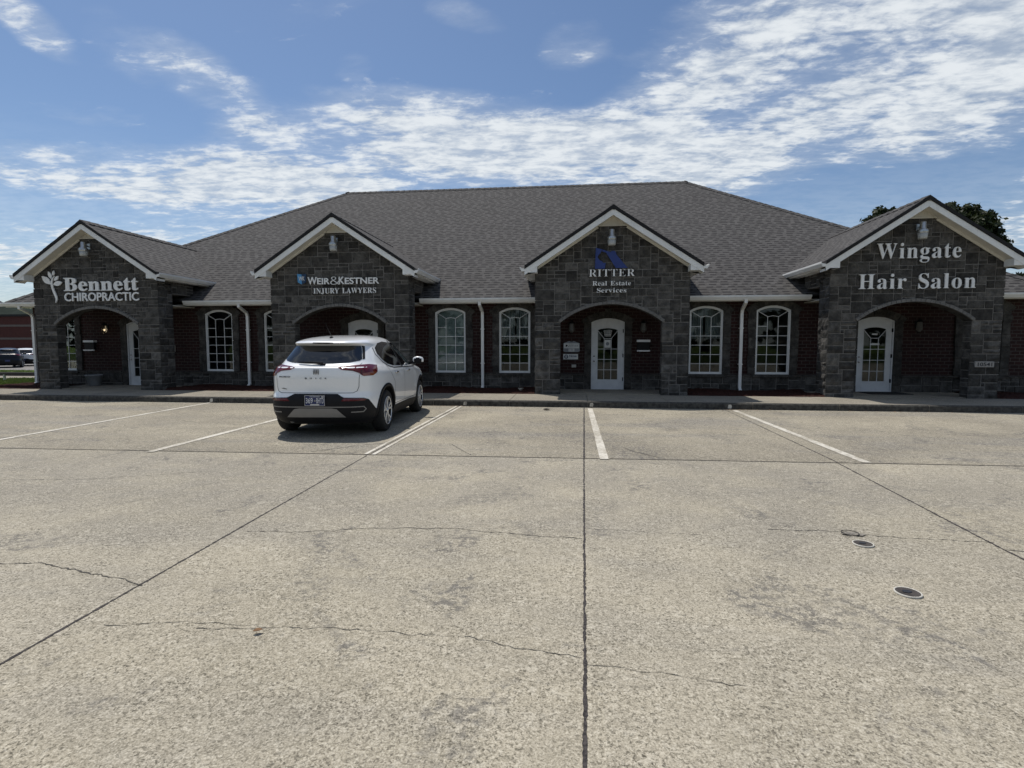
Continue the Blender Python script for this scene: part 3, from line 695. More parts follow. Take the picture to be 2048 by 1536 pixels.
def door(cx, notice):
    rng = random.Random(int(cx * 37) + 5)
    o = arch_pts(cx, D_W, D_Z0, D_ZT, D_R); i = arch_pts(cx, D_W, D_Z0, D_ZT, D_R, off=0.035)
    G = arch_pts(cx, 0.60, 0.44, 1.95, 0.06); G2 = arch_pts(cx, 0.60, 0.44, 1.95, 0.06, off=0.018)
    b = MB(); ring(b, i, G, WY + 0.028, WY + 0.075); ring(b, G, G2, WY + 0.018, WY + 0.05)
    y0, y1 = WY + 0.024, WY + 0.048; mw = 0.0145; L, Rr = cx - 0.29, cx + 0.29; c0, c1 = cx - 0.1, cx + 0.1
    for z in (0.735, 1.035, 1.335): bar(b, (L, z), (Rr, z), mw, y0, y1)
    for c in (c0, c1): bar(b, (c, 0.45), (c, 1.635), mw, y0 - .002, y1 - .002)
    bar(b, (c0, 1.635), (c1, 1.635), mw, y0 - .003, y1); bar(b, (c0, 1.635), (L, 1.87), mw, y0 - .004, y1); bar(b, (c1, 1.635), (Rr, 1.87), mw, y0 - .004, y1)
    # kick panel line and hinges
    b.box(cx - 0.30, cx + 0.30, WY + 0.022, WY + 0.03, 0.23, 0.40)
    d = b.build('door', M['doorp'], bld)
    f = MB(); ring(f, o, i, WY - 0.01, WY + 0.09); f.build('door_frame', M['doorp'], d)
    g = MB(); g.prism(G, WY + 0.033, WY + 0.038); g.build('pane', M['glass'], d)
    h = MB(); h.lathe([(0, -0.05), (0.022, -0.048), (0.028, -0.03), (0.02, -0.012), (0.026, -0.004), (0.026, 0.0)], (cx - 0.385, WY + 0.027, 0.985), 16, axis='y')
    h.build('handle', M['chrome'], d)
    h = MB(); h.lathe([(0, -0.02), (0.022, -0.018), (0.026, 0.0)], (cx - 0.385, WY + 0.027, 1.125), 16, axis='y'); h.build('deadbolt', M['chrome'], d)
    for z in (0.42, 1.1, 1.8): h = MB(); h.box(cx + 0.425, cx + 0.448, WY - 0.013, WY + 0.03, z, z + 0.1); h.build('hinge', M['black'], d)
    h = MB(); h.box(cx - 0.47, cx + 0.47, WY - 0.06, WY + 0.05, 0.14, 0.165); h.build('threshold', M['galv'], d)
    if notice == 'hours':
        h = MB(); h.face([(cx - 0.085, WY + 0.03, 1.37), (cx + 0.085, WY + 0.03, 1.37), (cx + 0.085, WY + 0.03, 1.60), (cx - 0.085, WY + 0.03, 1.60)]); h.build('notice', M['paper'], d)
        h = MB(); h.lathe([(0, -.002), (0.05, 0)], (cx - 0.005, WY + 0.028, 1.485), 20, axis='y'); h.build('notice_emblem', M['greyp'], d)
        for k, (w, z) in enumerate(((0.25, 1.84), (0.22, 1.785), (0.20, 1.74), (0.19, 1.70))):
            n = 5; h = MB()
            for q in range(n):
                a = cx - w / 2 + w * q / n; h.box(a + 0.004, a + w / n - 0.004, WY + 0.029, WY + 0.031, z, z + 0.022)
            h.build('door_lettering', M['sign'], d)
    if notice == 'strip':
        h = MB(); h.box(cx - 0.12, cx + 0.12, WY + 0.012, WY + 0.02, 1.45, 1.495); h.build('notice', M['paper'], d); h = MB(); h.box(cx - .07, cx + .07, WY + .029, WY + .031, 1.72, 1.765); h.build('number_sticker', M['paper'], d)
    surround(cx, D_W, D_Z0, D_ZT, D_R, d, rng, False)
for cx, k in zip(DOOR, ('', '', 'hours', 'strip')): door(cx, k)
# inside: one plain room behind the glass
b = MB(); b.face([(BX0 + .1, WY + .2, .14), (BX1 - .1, WY + .2, .14), (BX1 - .1, 20, .14), (BX0 + .1, 20, .14)]); b.build('interior_floor', M['floor'], bld)
b = MB(); b.face([(BX0 + .1, 19.5, .14), (BX1 - .1, 19.5, .14), (BX1 - .1, 19.5, 2.9), (BX0 + .1, 19.5, 2.9)])
for x in (-14.9, -9.9, -5.1, -2.6, 2.4, 4.6, 9.2): b.box(x, x + 0.12, WY + 0.15, 19.4, 0.14, 2.9)
b.build('interior_partition', M['room'], bld)
b = MB(); b.face([(BX0 + .1, 20, 2.8), (BX1 - .1, 20, 2.8), (BX1 - .1, WY + .05, 2.8), (BX0 + .1, WY + .05, 2.8)]); b.build('interior_ceiling', M['room'], bld)
# ---------------------------------------------------------------- roofs
EY, EZ, PIT = 15.05, 2.79, 0.671
EX0, EX1 = -17.86, 12.60
RY = EY + 8.0; RZ = EZ + 8.0 * PIT; RX0, RX1 = EX0 + 8.0, EX1 - 8.0; EBY = EY + 16.0
def slopeface(b, pts, org, along, mi=0):
    A = Vector(along).normalized(); n = (Vector(pts[1]) - Vector(pts[0])).cross(Vector(pts[2]) - Vector(pts[0])).normalized(); V = n.cross(A).normalized()
    if V.z < 0: V = -V
    o = Vector(org)
    b.face(pts, uv=[((Vector(p) - o).dot(A), (Vector(p) - o).dot(V)) for p in pts], mi=mi)
b = MB()
c = [(EX0, EY, EZ), (EX1, EY, EZ), (EX1, EBY, EZ), (EX0, EBY, EZ)]; ra, rbb = (RX0, RY, RZ), (RX1, RY, RZ)
slopeface(b, [c[0], c[1], rbb, ra], c[0], (1, 0, 0)); slopeface(b, [c[1], c[2], rbb], c[1], (0, 1, 0)); slopeface(b, [c[2], c[3], ra, rbb], c[2], (-1, 0, 0)); slopeface(b, [c[3], c[0], ra], c[3], (0, -1, 0))
for k in range(4):
    p, q = c[k], c[(k + 1) % 4]; b.face([(p[0], p[1], EZ - 0.035), (q[0], q[1], EZ - 0.035), q, p], mi=1)
roof = b.build('roof', [M['shingle'], M['drip']], bld)
b = MB()
for p, q in ((ra, rbb), (c[0], ra), (c[1], rbb), (c[3], ra), (c[2], rbb)):
    P, Q = Vector(p), Vector(q); n = max(1, int((Q - P).length / 0.25)); DR = -0.095 if abs(p[2] - q[2]) < .1 else -0.066
    for k in range(n):
        a0 = P.lerp(Q, k / n); a1 = P.lerp(Q, (k + 1.15) / n)
        b.sweep([a0 + Vector((0, 0, 0.012)), a1 + Vector((0, 0, 0.026))], [(-0.15, DR), (0, 0.012), (0.15, DR), (0.15, DR - .03), (-0.15, DR - .03)])
b.build('ridge_cap', M['shingle'], roof, weld=False)
b = MB(); b.box(EX0 + .02, EX1 - .02, EY + 0.03, WY + 0.02, EZ - 0.135, EZ - 0.115); b.box(EX0 + .02, BX0 + .02, EY + .03, EBY - .03, EZ - .136, EZ - .116); b.box(BX1 - .02, EX1 - .02, EY + .03, EBY - .03, EZ - .136, EZ - .116)
b.build('eave_soffit', M['cream'], bld)
KPROF = [(0.0, 0.0), (0.075, 0.0), (0.085, 0.02), (0.105, 0.05), (0.12, 0.075), (0.12, 0.115), (0.105, 0.115), (0.105, 0.082), (0.0, 0.06)]
for xa, xb in ((-17.98, PC[0] - 1.97), (PC[0] + 1.97, PC[1] - 1.97), (PC[1] + 1.97, PC[2] - 1.97), (PC[2] + 1.97, PC[3] - 1.97), (PC[3] + 1.97, 12.72)):
    b = MB(); b.box(max(xa, EX0 + .01), min(xb, EX1 - .01), EY + 0.005, EY + 0.03, EZ - 0.15, EZ - 0.036); b.build('fascia_board', M['white'], bld)
    b = MB(); n = len(KPROF)
    P = lambda x, k: (x, EY - KPROF[k][0], EZ - 0.125 + KPROF[k][1])
    for k in range(n): b.face([P(xa, k), P(xa, (k + 1) % n), P(xb, (k + 1) % n), P(xb, k)])
    b.face([P(xa, k) for k in range(n)]); b.face([P(xb, k) for k in reversed(range(n))])
    b.build('gutter', M['white'], bld)
for x in (-17.30, -9.92, -2.61, 4.655):
    b = MB(); y = EY - 0.055
    b.sweep([(x, y, EZ - 0.10), (x, y, EZ - 0.19), (x + 0.02, WY - 0.16, EZ - 0.36), (x + 0.02, WY - 0.115, EZ - 0.46), (x + 0.02, WY - 0.115, 0.25), (x + 0.02, WY - 0.20, 0.175)],
            [(-0.04, -0.03), (0.04, -0.03), (0.04, 0.03), (-0.04, 0.03)], up=Vector((0, 1, 0.2)))
    for z in (0.9, 1.9): b.box(x - 0.035, x + 0.075, WY - 0.152, WY - 0.06, z, z + 0.03)
    b.build('downspout', M['white'], bld)
# ---------------------------------------------------------------- stone porches
HW, OW, SPR, RISE = 1.95, 1.31, 2.03, 0.47
GZ, GP, RF, GE = 4.92, 0.655, 13.65, 2.22
ARC_R = (OW * OW + RISE * RISE) / (2 * RISE)
def arc(u, e=0.0):
    return SPR - (ARC_R - RISE) + math.sqrt(max(0, (ARC_R + e) ** 2 - u * u))
def portico(c, seed):
    rng = random.Random(seed); b = MB()
    up = lambda u: min(4.50, GZ - GP * abs(u) - 0.22)
    N = 24; ap = [(OW - 2 * OW * k / N) for k in range(N + 1)]
    poly = [(c - HW, 0), (c - OW, 0)] + [(c + u, arc(u)) for u in reversed(ap)] + [(c + OW, 0), (c + HW, 0), (c + HW, up(HW))]
    um = (GZ - 0.22 - 4.5) / GP
    poly += [(c + um, 4.5), (c - um, 4.5), (c - HW, up(HW))]
    # backing wall (mortar), in convex pieces butted edge to edge
    fr = [(-HW, -OW), (OW, HW)]
    for u0, u1 in fr: b.box(c + u0, c + u1, PF, PF + PD, 0.0, SPR, skip='t')
    us = [-HW, -OW] + [-OW + 2 * OW * k / N for k in range(1, N)] + [OW, HW]
    us = sorted(set(us + [-um, um, 0.0]))
    lowf = lambda u: arc(u) if abs(u) < OW else SPR
    for u0, u1 in zip(us, us[1:]):
        l0, l1, h0, h1 = lowf(u0), lowf(u1), up(u0), up(u1)
        b.face([(c + u0, PF, l0), (c + u1, PF, l1), (c + u1, PF, h1), (c + u0, PF, h0)])
        b.face([(c + u1, PF + PD, l1), (c + u0, PF + PD, l0), (c + u0, PF + PD, h0), (c + u1, PF + PD, h1)])
        if abs(u0 + u1) / 2 < OW: b.face([(c + u0, PF + PD, l0), (c + u1, PF + PD, l1), (c + u1, PF, l1), (c + u0, PF, l0)], mi=1, tint=0.9)
    for s in (-1, 1):
        x = c + s * HW
        q = [(x, PF, SPR), (x, PF + PD, SPR), (x, PF + PD, up(HW)), (x, PF, up(HW))]
        b.face(q if s > 0 else q[::-1])
        xa, xb = (x, x + 0.4) if s < 0 else (x - 0.4, x)
        xi, xo = (x, x + 0.28) if s < 0 else (x - 0.28, x)
        b.box(xi, xo, PF + PD + .001, PF + SD, 0.0, 3.42)            # the pillar's return along the side
        b.box(xa, xb, PF + PD, WY - 0.06, 2.95, 3.44)        # lintel wall over the side opening
    lo = lambda u: arc(u, 0.075) if abs(u) < OW + 0.05 else SPR
    stones(b, (c, PF, 0), (1, 0, 0), ashlar(-HW, -OW, 0.04, SPR, rng), rng, lim=(-HW, -OW), ext=0.012, rough=.035, shade=1.12)  # bounced light painted into the pillar stones by a lighter tint
    stones(b, (c, PF, 0), (1, 0, 0), ashlar(OW, HW, 0.04, SPR, rng), rng, lim=(OW, HW), ext=0.012, rough=.035, shade=1.12)
    stones(b, (c, PF, 0), (1, 0, 0), ashlar(-HW, HW, SPR, 4.53, rng), rng, lower=lo, upper=up, lim=(-HW, HW), ext=0.022)
    for s in (-1, 1):
        O = (c + s * HW, PF if s > 0 else PF + SD, 0); U = (0, s, 0)
        stones(b, O, U, ashlar(0, SD, 0.04, 3.42, rng), rng, rough=.035, shade=1.12)  # same painted bounce light on the pillar sides
        O2 = (c + s * HW, PF + SD if s > 0 else WY - 0.06, 0)
        stones(b, O2, U, ashlar(0, WY - 0.06 - PF - SD, 2.96, 3.42, rng), rng)
        O3 = (c + s * OW, PF + PD if s > 0 else PF, 0)
        stones(b, O3, (0, -s, 0), ashlar(0, PD, 0.04, SPR, rng), rng, dep=0.012)
        stones(b, ((c - OW if s < 0 else c + HW), PF + PD, 0), (-1, 0, 0), ashlar(0, HW - OW, 0.04, SPR, rng), rng, dep=0.02)
    p = b.build('stone_porch', SM, bld, weld=False)
    # arch ring of thin stones
    b = MB(); a = math.asin(OW / ARC_R); zc = SPR - (ARC_R - RISE); n = 26
    for k in range(n):
        t0 = -a + 2 * a * k / n + 0.002; t1 = -a + 2 * a * (k + 1) / n - 0.002; ro = ARC_R + 0.07 * rng.uniform(0.9, 1.1)
        b.prism([(c + ARC_R * math.sin(t0), zc + ARC_R * math.cos(t0)), (c + ARC_R * math.sin(t1), zc + ARC_R * math.cos(t1)), (c + ro * math.sin(t1), zc + ro * math.cos(t1)), (c + ro * math.sin(t0), zc + ro * math.cos(t0))], PF - 0.045 - rng.uniform(0, .01), PF - 0.001, mi=0, tint=rng.uniform(0.8, 1.1))
    b.build('arch_ring', M['limestone'], p)
    b = MB(); b.box(c - HW + .02, c + HW - .02, PF + .3, WY - .002, 2.60, 2.62); b.build('porch_ceiling', M['cream'], p)
    # gable roof
    b = MB(); ze = GZ - GP * GE; yb = 18.7; ye = 16.7
    slopeface(b, [(c - GE, ye, ze), (c - GE, RF, ze), (c, RF, GZ), (c, yb, GZ)], (c - GE, RF, ze), (0, -1, 0))
    slopeface(b, [(c + GE, RF, ze), (c + GE, ye, ze), (c, yb, GZ), (c, RF, GZ)], (c + GE, RF, ze), (0, 1, 0))
    for s in (-1, 1):
        q = [(c, RF, GZ - 0.082), (c + s * GE, RF, ze - 0.082), (c + s * GE, RF, ze), (c, RF, GZ)]
        b.face(q if s > 0 else q[::-1], mi=1)
        q = [(c, RF, GZ - 0.082), (c, RF + 0.3, GZ - 0.082), (c + s * GE, RF + 0.3, ze - 0.082), (c + s * GE, RF, ze - 0.082)]
        b.face(q if s > 0 else q[::-1], mi=1)
        q = [(c + s * GE, RF, ze - 0.082), (c + s * GE, ye, ze - 0.082), (c + s * GE, ye, ze), (c + s * GE, RF, ze)]
        b.face(q if s > 0 else q[::-1], mi=1)
    # ragged edge of shingle butts along the rake
    for s in (-1, 1):
        k = 0.0
        while k < GE - 0.05:
            u0, u1 = k, min(GE, k + 0.12); z0, z1 = GZ - GP * u0, GZ - GP * u1; e = rng.uniform(0.006, 0.016)
            b.face([(c + s * u0, RF - e, z0 + 0.008), (c + s * u1, RF - e, z1 + 0.012), (c + s * u1, RF + 0.12, z1 + 0.012), (c + s * u0, RF + 0.12, z0 + 0.008)][::1 if s > 0 else -1], mi=1)
            b.face([(c + s * u0, RF - e, z0 - 0.075), (c + s * u1, RF - e, z1 - 0.075), (c + s * u1, RF - e, z1 + 0.012), (c + s * u0, RF - e, z0 + 0.008)][::1 if s > 0 else -1], mi=1)
            k += 0.12
    b.build('porch_roof', [M['shingle'], M['drip']], p, weld=False)
    b = MB()
    P0, P1 = Vector((c, RF - 0.01, GZ)), Vector((c, 18.4, GZ)); n = 17
    for k in range(n):
        a0 = P0.lerp(P1, k / n); a1 = P0.lerp(P1, (k + 1.15) / n)
        b.sweep([a0 + Vector((0, 0, 0.012)), a1 + Vector((0, 0, 0.026))], [(-0.15, -0.092), (0, 0.012), (0.15, -0.092), (0.15, -0.12), (-0.15, -0.12)])
    b.build('porch_ridge_cap', M['shingle'], p, weld=False)
    # rake boards, sloping soffit, boxed returns
    for s in (-1, 1):
        b = MB()
        lowz = lambda u: GZ - GP * u - 0.235
        pl = [(c, GZ - 0.083), (c, lowz(0)), (c + s * GE, lowz(GE)), (c + s * GE, ze - 0.083)]
        b.prism(pl if s > 0 else pl[::-1], RF + 0.012, RF + 0.042)
        b.build('rake_board', M['white'], p)
        b = MB(); pr = [(c + s * 1.90, 3.295), (c + s * GE, 3.295), (c + s * GE, lowz(GE) + .002), (c + s * 1.90, lowz(1.90) + .02)]
        b.prism(pr if s > 0 else pr[::-1], RF + 0.020, PF - 0.03)
        b.box(min(c + s * 1.97, c + s * GE), max(c + s * 1.97, c + s * GE), PF - 0.03, 16.4, 3.297, 3.33)
        b.build('eave_return', M['white'], p)
        b = MB(); q = [(c, RF + .042, lowz(0) + .03), (c, PF + .02, lowz(0) + .03), (c + s * 1.93, PF + .02, lowz(1.93) + .03), (c + s * 1.93, RF + .042, lowz(1.93) + .03)]
        b.face(q if s > 0 else q[::-1])
        # moulding where the soffit meets the wall
        for k in range(1): bar(b, (c + s * 0.36, lowz(0.36) + .0), (c + s * 1.9, lowz(1.9) + .0), 0.05, PF - 0.06, PF - 0.035)
        b.build('rake_soffit', M['cream'], p)
        b = MB(); n = len(KPROF); P = lambda y, k: (c + s * (GE + KPROF[k][0]), y, ze - 0.135 + KPROF[k][1])
        for k in range(n):
            q = [P(RF - 0.0, k), P(16.5, k), P(16.5, (k + 1) % n), P(RF - 0.0, (k + 1) % n)]; b.face(q if s > 0 else q[::-1])
        q = [P(RF - 0.0, k) for k in range(n)]; b.face(q if s < 0 else q[::-1]); b.build('porch_gutter', M['white'], p)
    b = MB(); zt = lowz(0) + 0.02
    b.prism([(c - 0.45, 4.49), (c + 0.45, 4.49), (c + 0.02, zt), (c - 0.02, zt)], PF - 0.04, PF + 0.05)
    k = -0.40
    while k < 0.41:                                             # beaded panel ribs
        hh = zt - (abs(k)) * (zt - 4.49) / 0.45
        if hh - 4.52 > 0.02: b.box(c + k, c + k + 0.022, PF - 0.046, PF - 0.039, 4.52, hh - 0.02)
        k += 0.05
    b.box(c - 0.46, c + 0.46, PF - 0.058, PF - 0.03, 4.472, 4.508); bar(b, (c - 0.44, 4.50), (c, zt), 0.045, PF - .055, PF - .03); bar(b, (c, zt), (c + 0.44, 4.50), 0.045, PF - .054, PF - .03)
    b.build('gable_panel', M['cream'], p)
    f = MB(); f.box(c - HW + .03, c + HW - .03, PF + .04, WY - .03, 0.0, 0.172); tag(f.build('porch_floor', M['walk']), kind='structure')
for c, s in zip(PC, (3, 14, 27, 44)): portico(c, s)
# mulch beds
def mulch(x0, x1, seed):
    r = random.Random(seed); nx = max(2, int((x1 - x0) / 0.05)); ny = 26
    H = [[r.uniform(0, 0.035) + 0.03 * math.sin(0.12 * i) * math.sin(j * .3) for j in range(ny + 1)] for i in range(nx + 1)]
    b = MB(); P = lambda i, j: (x0 + (x1 - x0) * i / nx, 13.90 + (WY - 0.05 - 13.90) * j / ny, 0.13 + H[i][j] + 0.05 * min(1, j / 5))
    for i in range(nx):
        for j in range(ny): b.face([P(i, j), P(i + 1, j), P(i + 1, j + 1), P(i, j + 1)])
    tag(b.build('bark_mulch', M['mulch']), kind='stuff')
mulch(-17.9, PC[0] - 1.98, 1); mulch(PC[0] + 1.98, PC[1] - 1.98, 2); mulch(PC[1] + 1.98, PC[2] - 1.98, 3); mulch(PC[2] + 1.98, PC[3] - 1.98, 4); mulch(PC[3] + 1.98, 12.6, 5)
GLYPHS = {
  '&': '94|37,-1 25,0 15,6 11,11 8,17 7,25 9,34 13,42 19,48 28,53 20,64 17,70 16,76 18,85 23,92 31,96 41,97 50,96 58,92 63,85 64,77 63,69 59,62 52,57 45,52 71,27 74,31 76,36 80,48 92,48 90,40 87,32 83,25 78,19 98,0 82,0 70,11 64,6 56,2 48,0|38,59 44,63 49,67 52,72 52,77 52,81 49,85 45,87 40,88 35,87 31,85 29,81 28,77 28,72 30,68 33,63|38,9 46,10 53,12 58,15 63,19 35,46 28,41 24,37 21,32 19,25 21,19 24,14 30,10',
  'A': '92|-2,0 -2,4 2,4 5,6 7,9 10,15 41,93 45,93 77,17 82,7 85,4 89,4 89,0 46,0 46,4 52,4 55,6 57,9 55,16 51,26 21,26 16,14 15,12 15,10 16,6 19,4 25,4 26,4 26,0|23,32 48,32 35,64',
  'B': '88|3,0 3,3 9,4 12,6 14,10 15,16 15,74 15,79 14,82 12,85 10,87 7,87 3,88 3,91 44,91 57,90 67,88 74,84 78,78 79,70 77,60 70,54 57,49 72,45 81,37 84,26 83,19 79,12 74,7 63,2 48,0|36,50 38,50 47,51 53,54 56,60 57,69 56,77 54,82 50,86 43,87 40,86 38,85 37,82 36,78|44,5 52,6 57,10 59,16 60,26 59,35 55,42 49,45 39,46 36,46 36,13 37,9 38,7 40,5',
  'E': '88|3,0 3,3 9,4 12,6 14,10 15,16 15,74 14,81 12,85 9,87 3,88 3,91 80,91 80,64 77,64 74,75 68,81 59,85 46,86 40,86 38,85 37,83 37,78 37,49 39,49 46,50 52,54 55,60 58,69 61,69 61,24 57,24 56,31 55,36 52,40 48,43 43,44 37,44 37,13 37,9 38,7 41,6 46,6 55,6 63,8 69,11 74,15 79,21 82,29 86,29 80,0',
  'H': '104|3,0 3,3 9,4 12,6 14,10 15,16 15,76 14,81 12,85 9,87 3,88 3,91 48,91 48,88 41,86 39,85 37,83 37,80 36,76 36,50 68,50 68,76 67,83 66,85 64,86 56,88 56,91 101,91 101,88 96,87 92,85 90,81 90,76 90,16 90,10 92,7 96,4 101,3 101,0 56,0 56,3 62,4 66,6 68,10 68,16 68,44 36,44 36,16 37,10 39,6 42,4 48,3 48,0',
  'I': '52|3,0 3,3 8,5 12,6 14,10 15,15 15,77 14,82 13,85 9,87 3,88 3,91 49,91 49,88 43,87 39,85 37,82 37,77 37,15 37,9 39,7 41,5 49,3 49,0',
  'J': '69|22,-13 16,-12 10,-11 6,-8 2,-4 0,0 -1,5 0,9 2,12 5,14 9,15 13,14 16,12 18,9 19,6 18,3 17,0 15,-4 17,-7 21,-8 25,-7 28,-5 29,-1 30,4 30,73 29,78 28,82 27,84 24,86 21,87 16,88 16,91 63,91 63,88 58,87 55,86 53,85 52,82 51,73 51,18 50,7 46,-2 40,-8 32,-12',
  'L': '85|3,0 3,3 9,4 12,6 14,10 15,16 15,76 14,81 12,85 9,87 3,88 3,91 50,91 50,88 45,87 42,87 39,85 38,83 37,80 36,76 36,17 37,9 38,7 40,6 47,6 56,6 63,8 69,11 74,16 78,22 82,31 85,31 80,0',
  'N': '98|81,-2 21,70 21,16 22,10 24,6 27,4 33,3 33,0 4,0 4,3 8,4 11,5 13,6 14,8 15,11 15,16 15,78 7,87 4,88 4,91 31,91 78,34 78,75 78,80 77,83 76,85 74,86 66,88 66,91 96,91 96,88 90,87 87,85 85,81 84,75 84,-2',
  'R': '94|3,0 3,3 9,4 12,6 14,10 15,16 15,76 14,81 12,85 9,87 3,88 3,91 43,91 61,90 73,85 79,81 82,74 83,67 81,57 74,50 63,45 86,10 90,5 93,4 96,3 96,0 68,0 40,42 36,42 36,16 37,10 39,6 42,4 48,3 48,0|36,47 41,47 50,48 56,52 60,58 61,67 59,78 54,84 45,86 40,86 38,84 37,82 36,77',
  'S': '72|9,-2 9,32 12,32 17,19 22,10 30,5 39,3 46,4 51,7 55,12 56,18 55,23 51,28 45,32 33,38 22,44 15,51 11,58 10,66 11,74 13,81 18,86 23,90 30,92 37,93 46,92 56,90 58,89 60,89 63,90 64,93 68,93 68,64 64,64 62,71 59,77 54,82 50,86 44,88 39,89 33,88 28,85 25,81 24,76 25,71 27,67 32,64 38,61 51,55 58,51 63,47 67,42 70,38 71,32 72,27 71,19 68,12 63,6 56,2 48,-1 38,-2 32,-2 25,0 20,2 17,2 15,2 14,1 12,-2',
  'T': '85|18,0 18,3 25,4 28,6 30,10 31,16 31,87 30,87 20,85 13,81 8,73 6,64 2,64 2,91 82,91 82,63 79,63 75,76 67,84 54,87 53,87 53,16 53,10 55,6 59,4 66,3 66,0',
  'U': '98|50,-3 38,-2 29,1 23,6 18,12 16,21 15,31 15,76 14,81 12,85 9,87 3,88 3,91 48,91 48,88 40,86 38,85 37,83 36,76 36,28 37,18 41,10 46,6 55,4 68,7 76,17 78,32 78,76 78,81 76,85 72,87 66,88 66,91 95,91 95,88 90,86 87,84 85,81 84,76 84,36 84,24 81,14 76,6 69,1 60,-2',
  'W': '128|34,-2 6,79 5,83 3,85 1,87 -3,88 -3,91 36,91 36,88 32,87 30,86 29,85 28,82 30,75 45,31 60,71 57,80 56,84 53,86 50,87 46,88 46,91 88,91 88,88 83,87 80,85 79,82 80,77 95,33 108,74 110,81 109,84 108,86 105,87 101,88 101,91 125,91 125,88 121,87 119,84 117,81 115,76 89,-2 86,-2 63,62 38,-2',
  'Y': '91|20,0 20,3 26,4 30,6 31,10 32,16 32,36 9,77 6,83 3,86 0,87 -3,88 -3,91 41,91 41,88 39,88 36,87 33,86 32,85 31,83 33,78 50,45 67,73 69,78 70,82 69,85 65,87 60,88 59,88 59,91 88,91 88,88 85,87 82,85 77,78 54,41 54,16 54,10 56,6 60,4 66,3 66,0',
  'a': '67|51,-2 45,-1 42,2 40,7 34,2 27,-1 19,-2 13,-1 8,2 5,7 4,13 5,18 8,23 13,27 24,33 40,38 40,48 39,53 37,56 34,58 30,59 23,58 21,55 23,51 24,49 25,46 24,43 22,40 19,39 15,38 12,39 9,41 7,44 7,47 7,52 10,56 14,59 19,62 25,63 32,64 45,62 53,58 57,52 59,42 59,12 59,8 60,7 61,7 64,8 66,6 59,0|30,7 35,8 37,10 40,13 40,34 31,30 25,25 24,17 24,11 27,8',
  'c': '57|31,-2 24,-1 17,2 12,7 8,14 5,21 4,30 5,39 8,47 13,54 19,59 27,63 35,64 44,63 50,60 54,55 55,49 55,46 53,43 51,41 47,41 43,42 40,45 39,50 39,52 39,54 38,58 34,59 28,57 24,50 22,37 24,25 27,15 33,10 41,8 48,9 54,14 57,12 50,4 41,0',
  'e': '59|31,-2 23,-1 17,2 12,7 7,14 5,22 4,31 5,40 8,48 12,55 17,60 24,63 31,64 42,62 50,56 55,47 57,35 57,33 23,33 25,19 31,11 40,8 47,11 54,17 57,15 50,5 41,0|23,38 40,38 40,43 40,50 39,55 36,58 32,59 27,57 24,51 23,41',
  'g': '65|29,-28 18,-27 10,-24 4,-20 3,-15 4,-11 8,-8 14,-5 7,0 5,6 6,11 8,15 13,18 20,22 12,27 6,34 4,42 5,48 8,54 12,58 18,61 24,63 31,64 39,63 47,61 63,61 63,54 54,54 57,47 58,41 58,35 55,30 52,26 47,23 41,21 34,21 31,21 28,21 25,20 22,19 21,17 20,14 22,11 28,10 35,10 45,9 52,8 57,6 61,3 62,-2 63,-7 62,-13 59,-18 54,-23 44,-27|31,25 36,26 38,29 39,35 40,42 39,50 38,55 36,58 31,59 27,58 25,55 23,50 23,42 23,35 25,29 27,26|32,-23 44,-22 50,-19 53,-13 52,-10 50,-8 46,-7 41,-7 19,-7 16,-10 15,-15 16,-18 19,-21 24,-23',
  'i': '39|20,72 16,73 13,75 11,79 10,82 11,86 13,90 16,92 20,93 24,92 27,90 29,86 30,82 29,79 27,75 24,73|4,0 4,3 7,4 9,5 10,7 10,11 10,50 10,54 9,57 7,58 4,59 4,62 30,62 30,11 30,8 31,5 33,4 36,3 36,0',
  'l': '39|4,0 4,3 7,4 9,5 10,7 10,11 10,80 10,83 9,86 8,87 4,88 4,91 30,91 30,11 30,8 31,5 33,4 36,3 36,0',
  'n': '75|4,0 4,3 7,4 9,5 10,7 10,11 10,51 10,54 9,57 7,58 4,59 4,62 30,62 30,53 35,59 41,63 49,64 58,61 64,54 66,42 66,11 66,8 67,5 69,4 73,3 73,0 40,0 40,3 41,3 45,4 46,7 47,11 47,43 47,48 46,52 44,54 41,54 35,52 30,47 30,11 30,8 31,5 33,4 36,3 36,0',
  'o': '66|34,-2 25,-1 18,2 12,7 8,14 5,22 4,31 5,40 8,48 12,54 18,59 25,63 34,64 42,63 49,60 55,55 60,48 62,40 63,31 62,22 60,14 55,7 49,2 42,-1|34,2 39,4 42,8 43,11 43,16 44,31 43,45 42,54 38,58 34,60 29,58 26,54 24,45 23,31 24,16 25,11 26,8 29,4',
  'r': '57|4,0 4,3 7,4 9,5 10,7 10,11 10,50 10,55 9,57 7,58 4,59 4,62 29,62 29,50 33,56 37,60 42,63 47,64 52,63 55,61 57,57 58,53 57,50 56,47 53,45 50,44 47,45 44,46 41,50 40,51 38,52 35,51 32,48 30,44 30,38 30,11 30,7 32,5 35,4 39,3 39,0',
  's': '53|30,-2 24,-1 17,1 15,2 12,1 10,-2 7,-2 7,21 11,21 13,14 17,8 22,4 28,3 32,4 36,5 38,8 38,12 37,17 31,21 21,26 15,30 11,34 8,39 7,44 9,52 13,58 20,62 28,64 33,63 40,62 41,61 43,61 45,62 46,64 49,64 49,44 46,44 43,51 39,55 35,58 30,59 26,59 23,57 22,55 21,52 21,49 23,46 26,44 29,42 38,38 44,34 48,30 51,25 51,19 50,10 46,4 39,-1',
  't': '44|25,-2 18,-1 13,2 11,7 10,14 10,56 4,56 4,60 18,74 22,80 26,85 29,85 29,62 42,62 42,56 29,56 29,16 29,13 30,10 31,9 34,8 38,10 41,15 44,13 40,5 33,0',
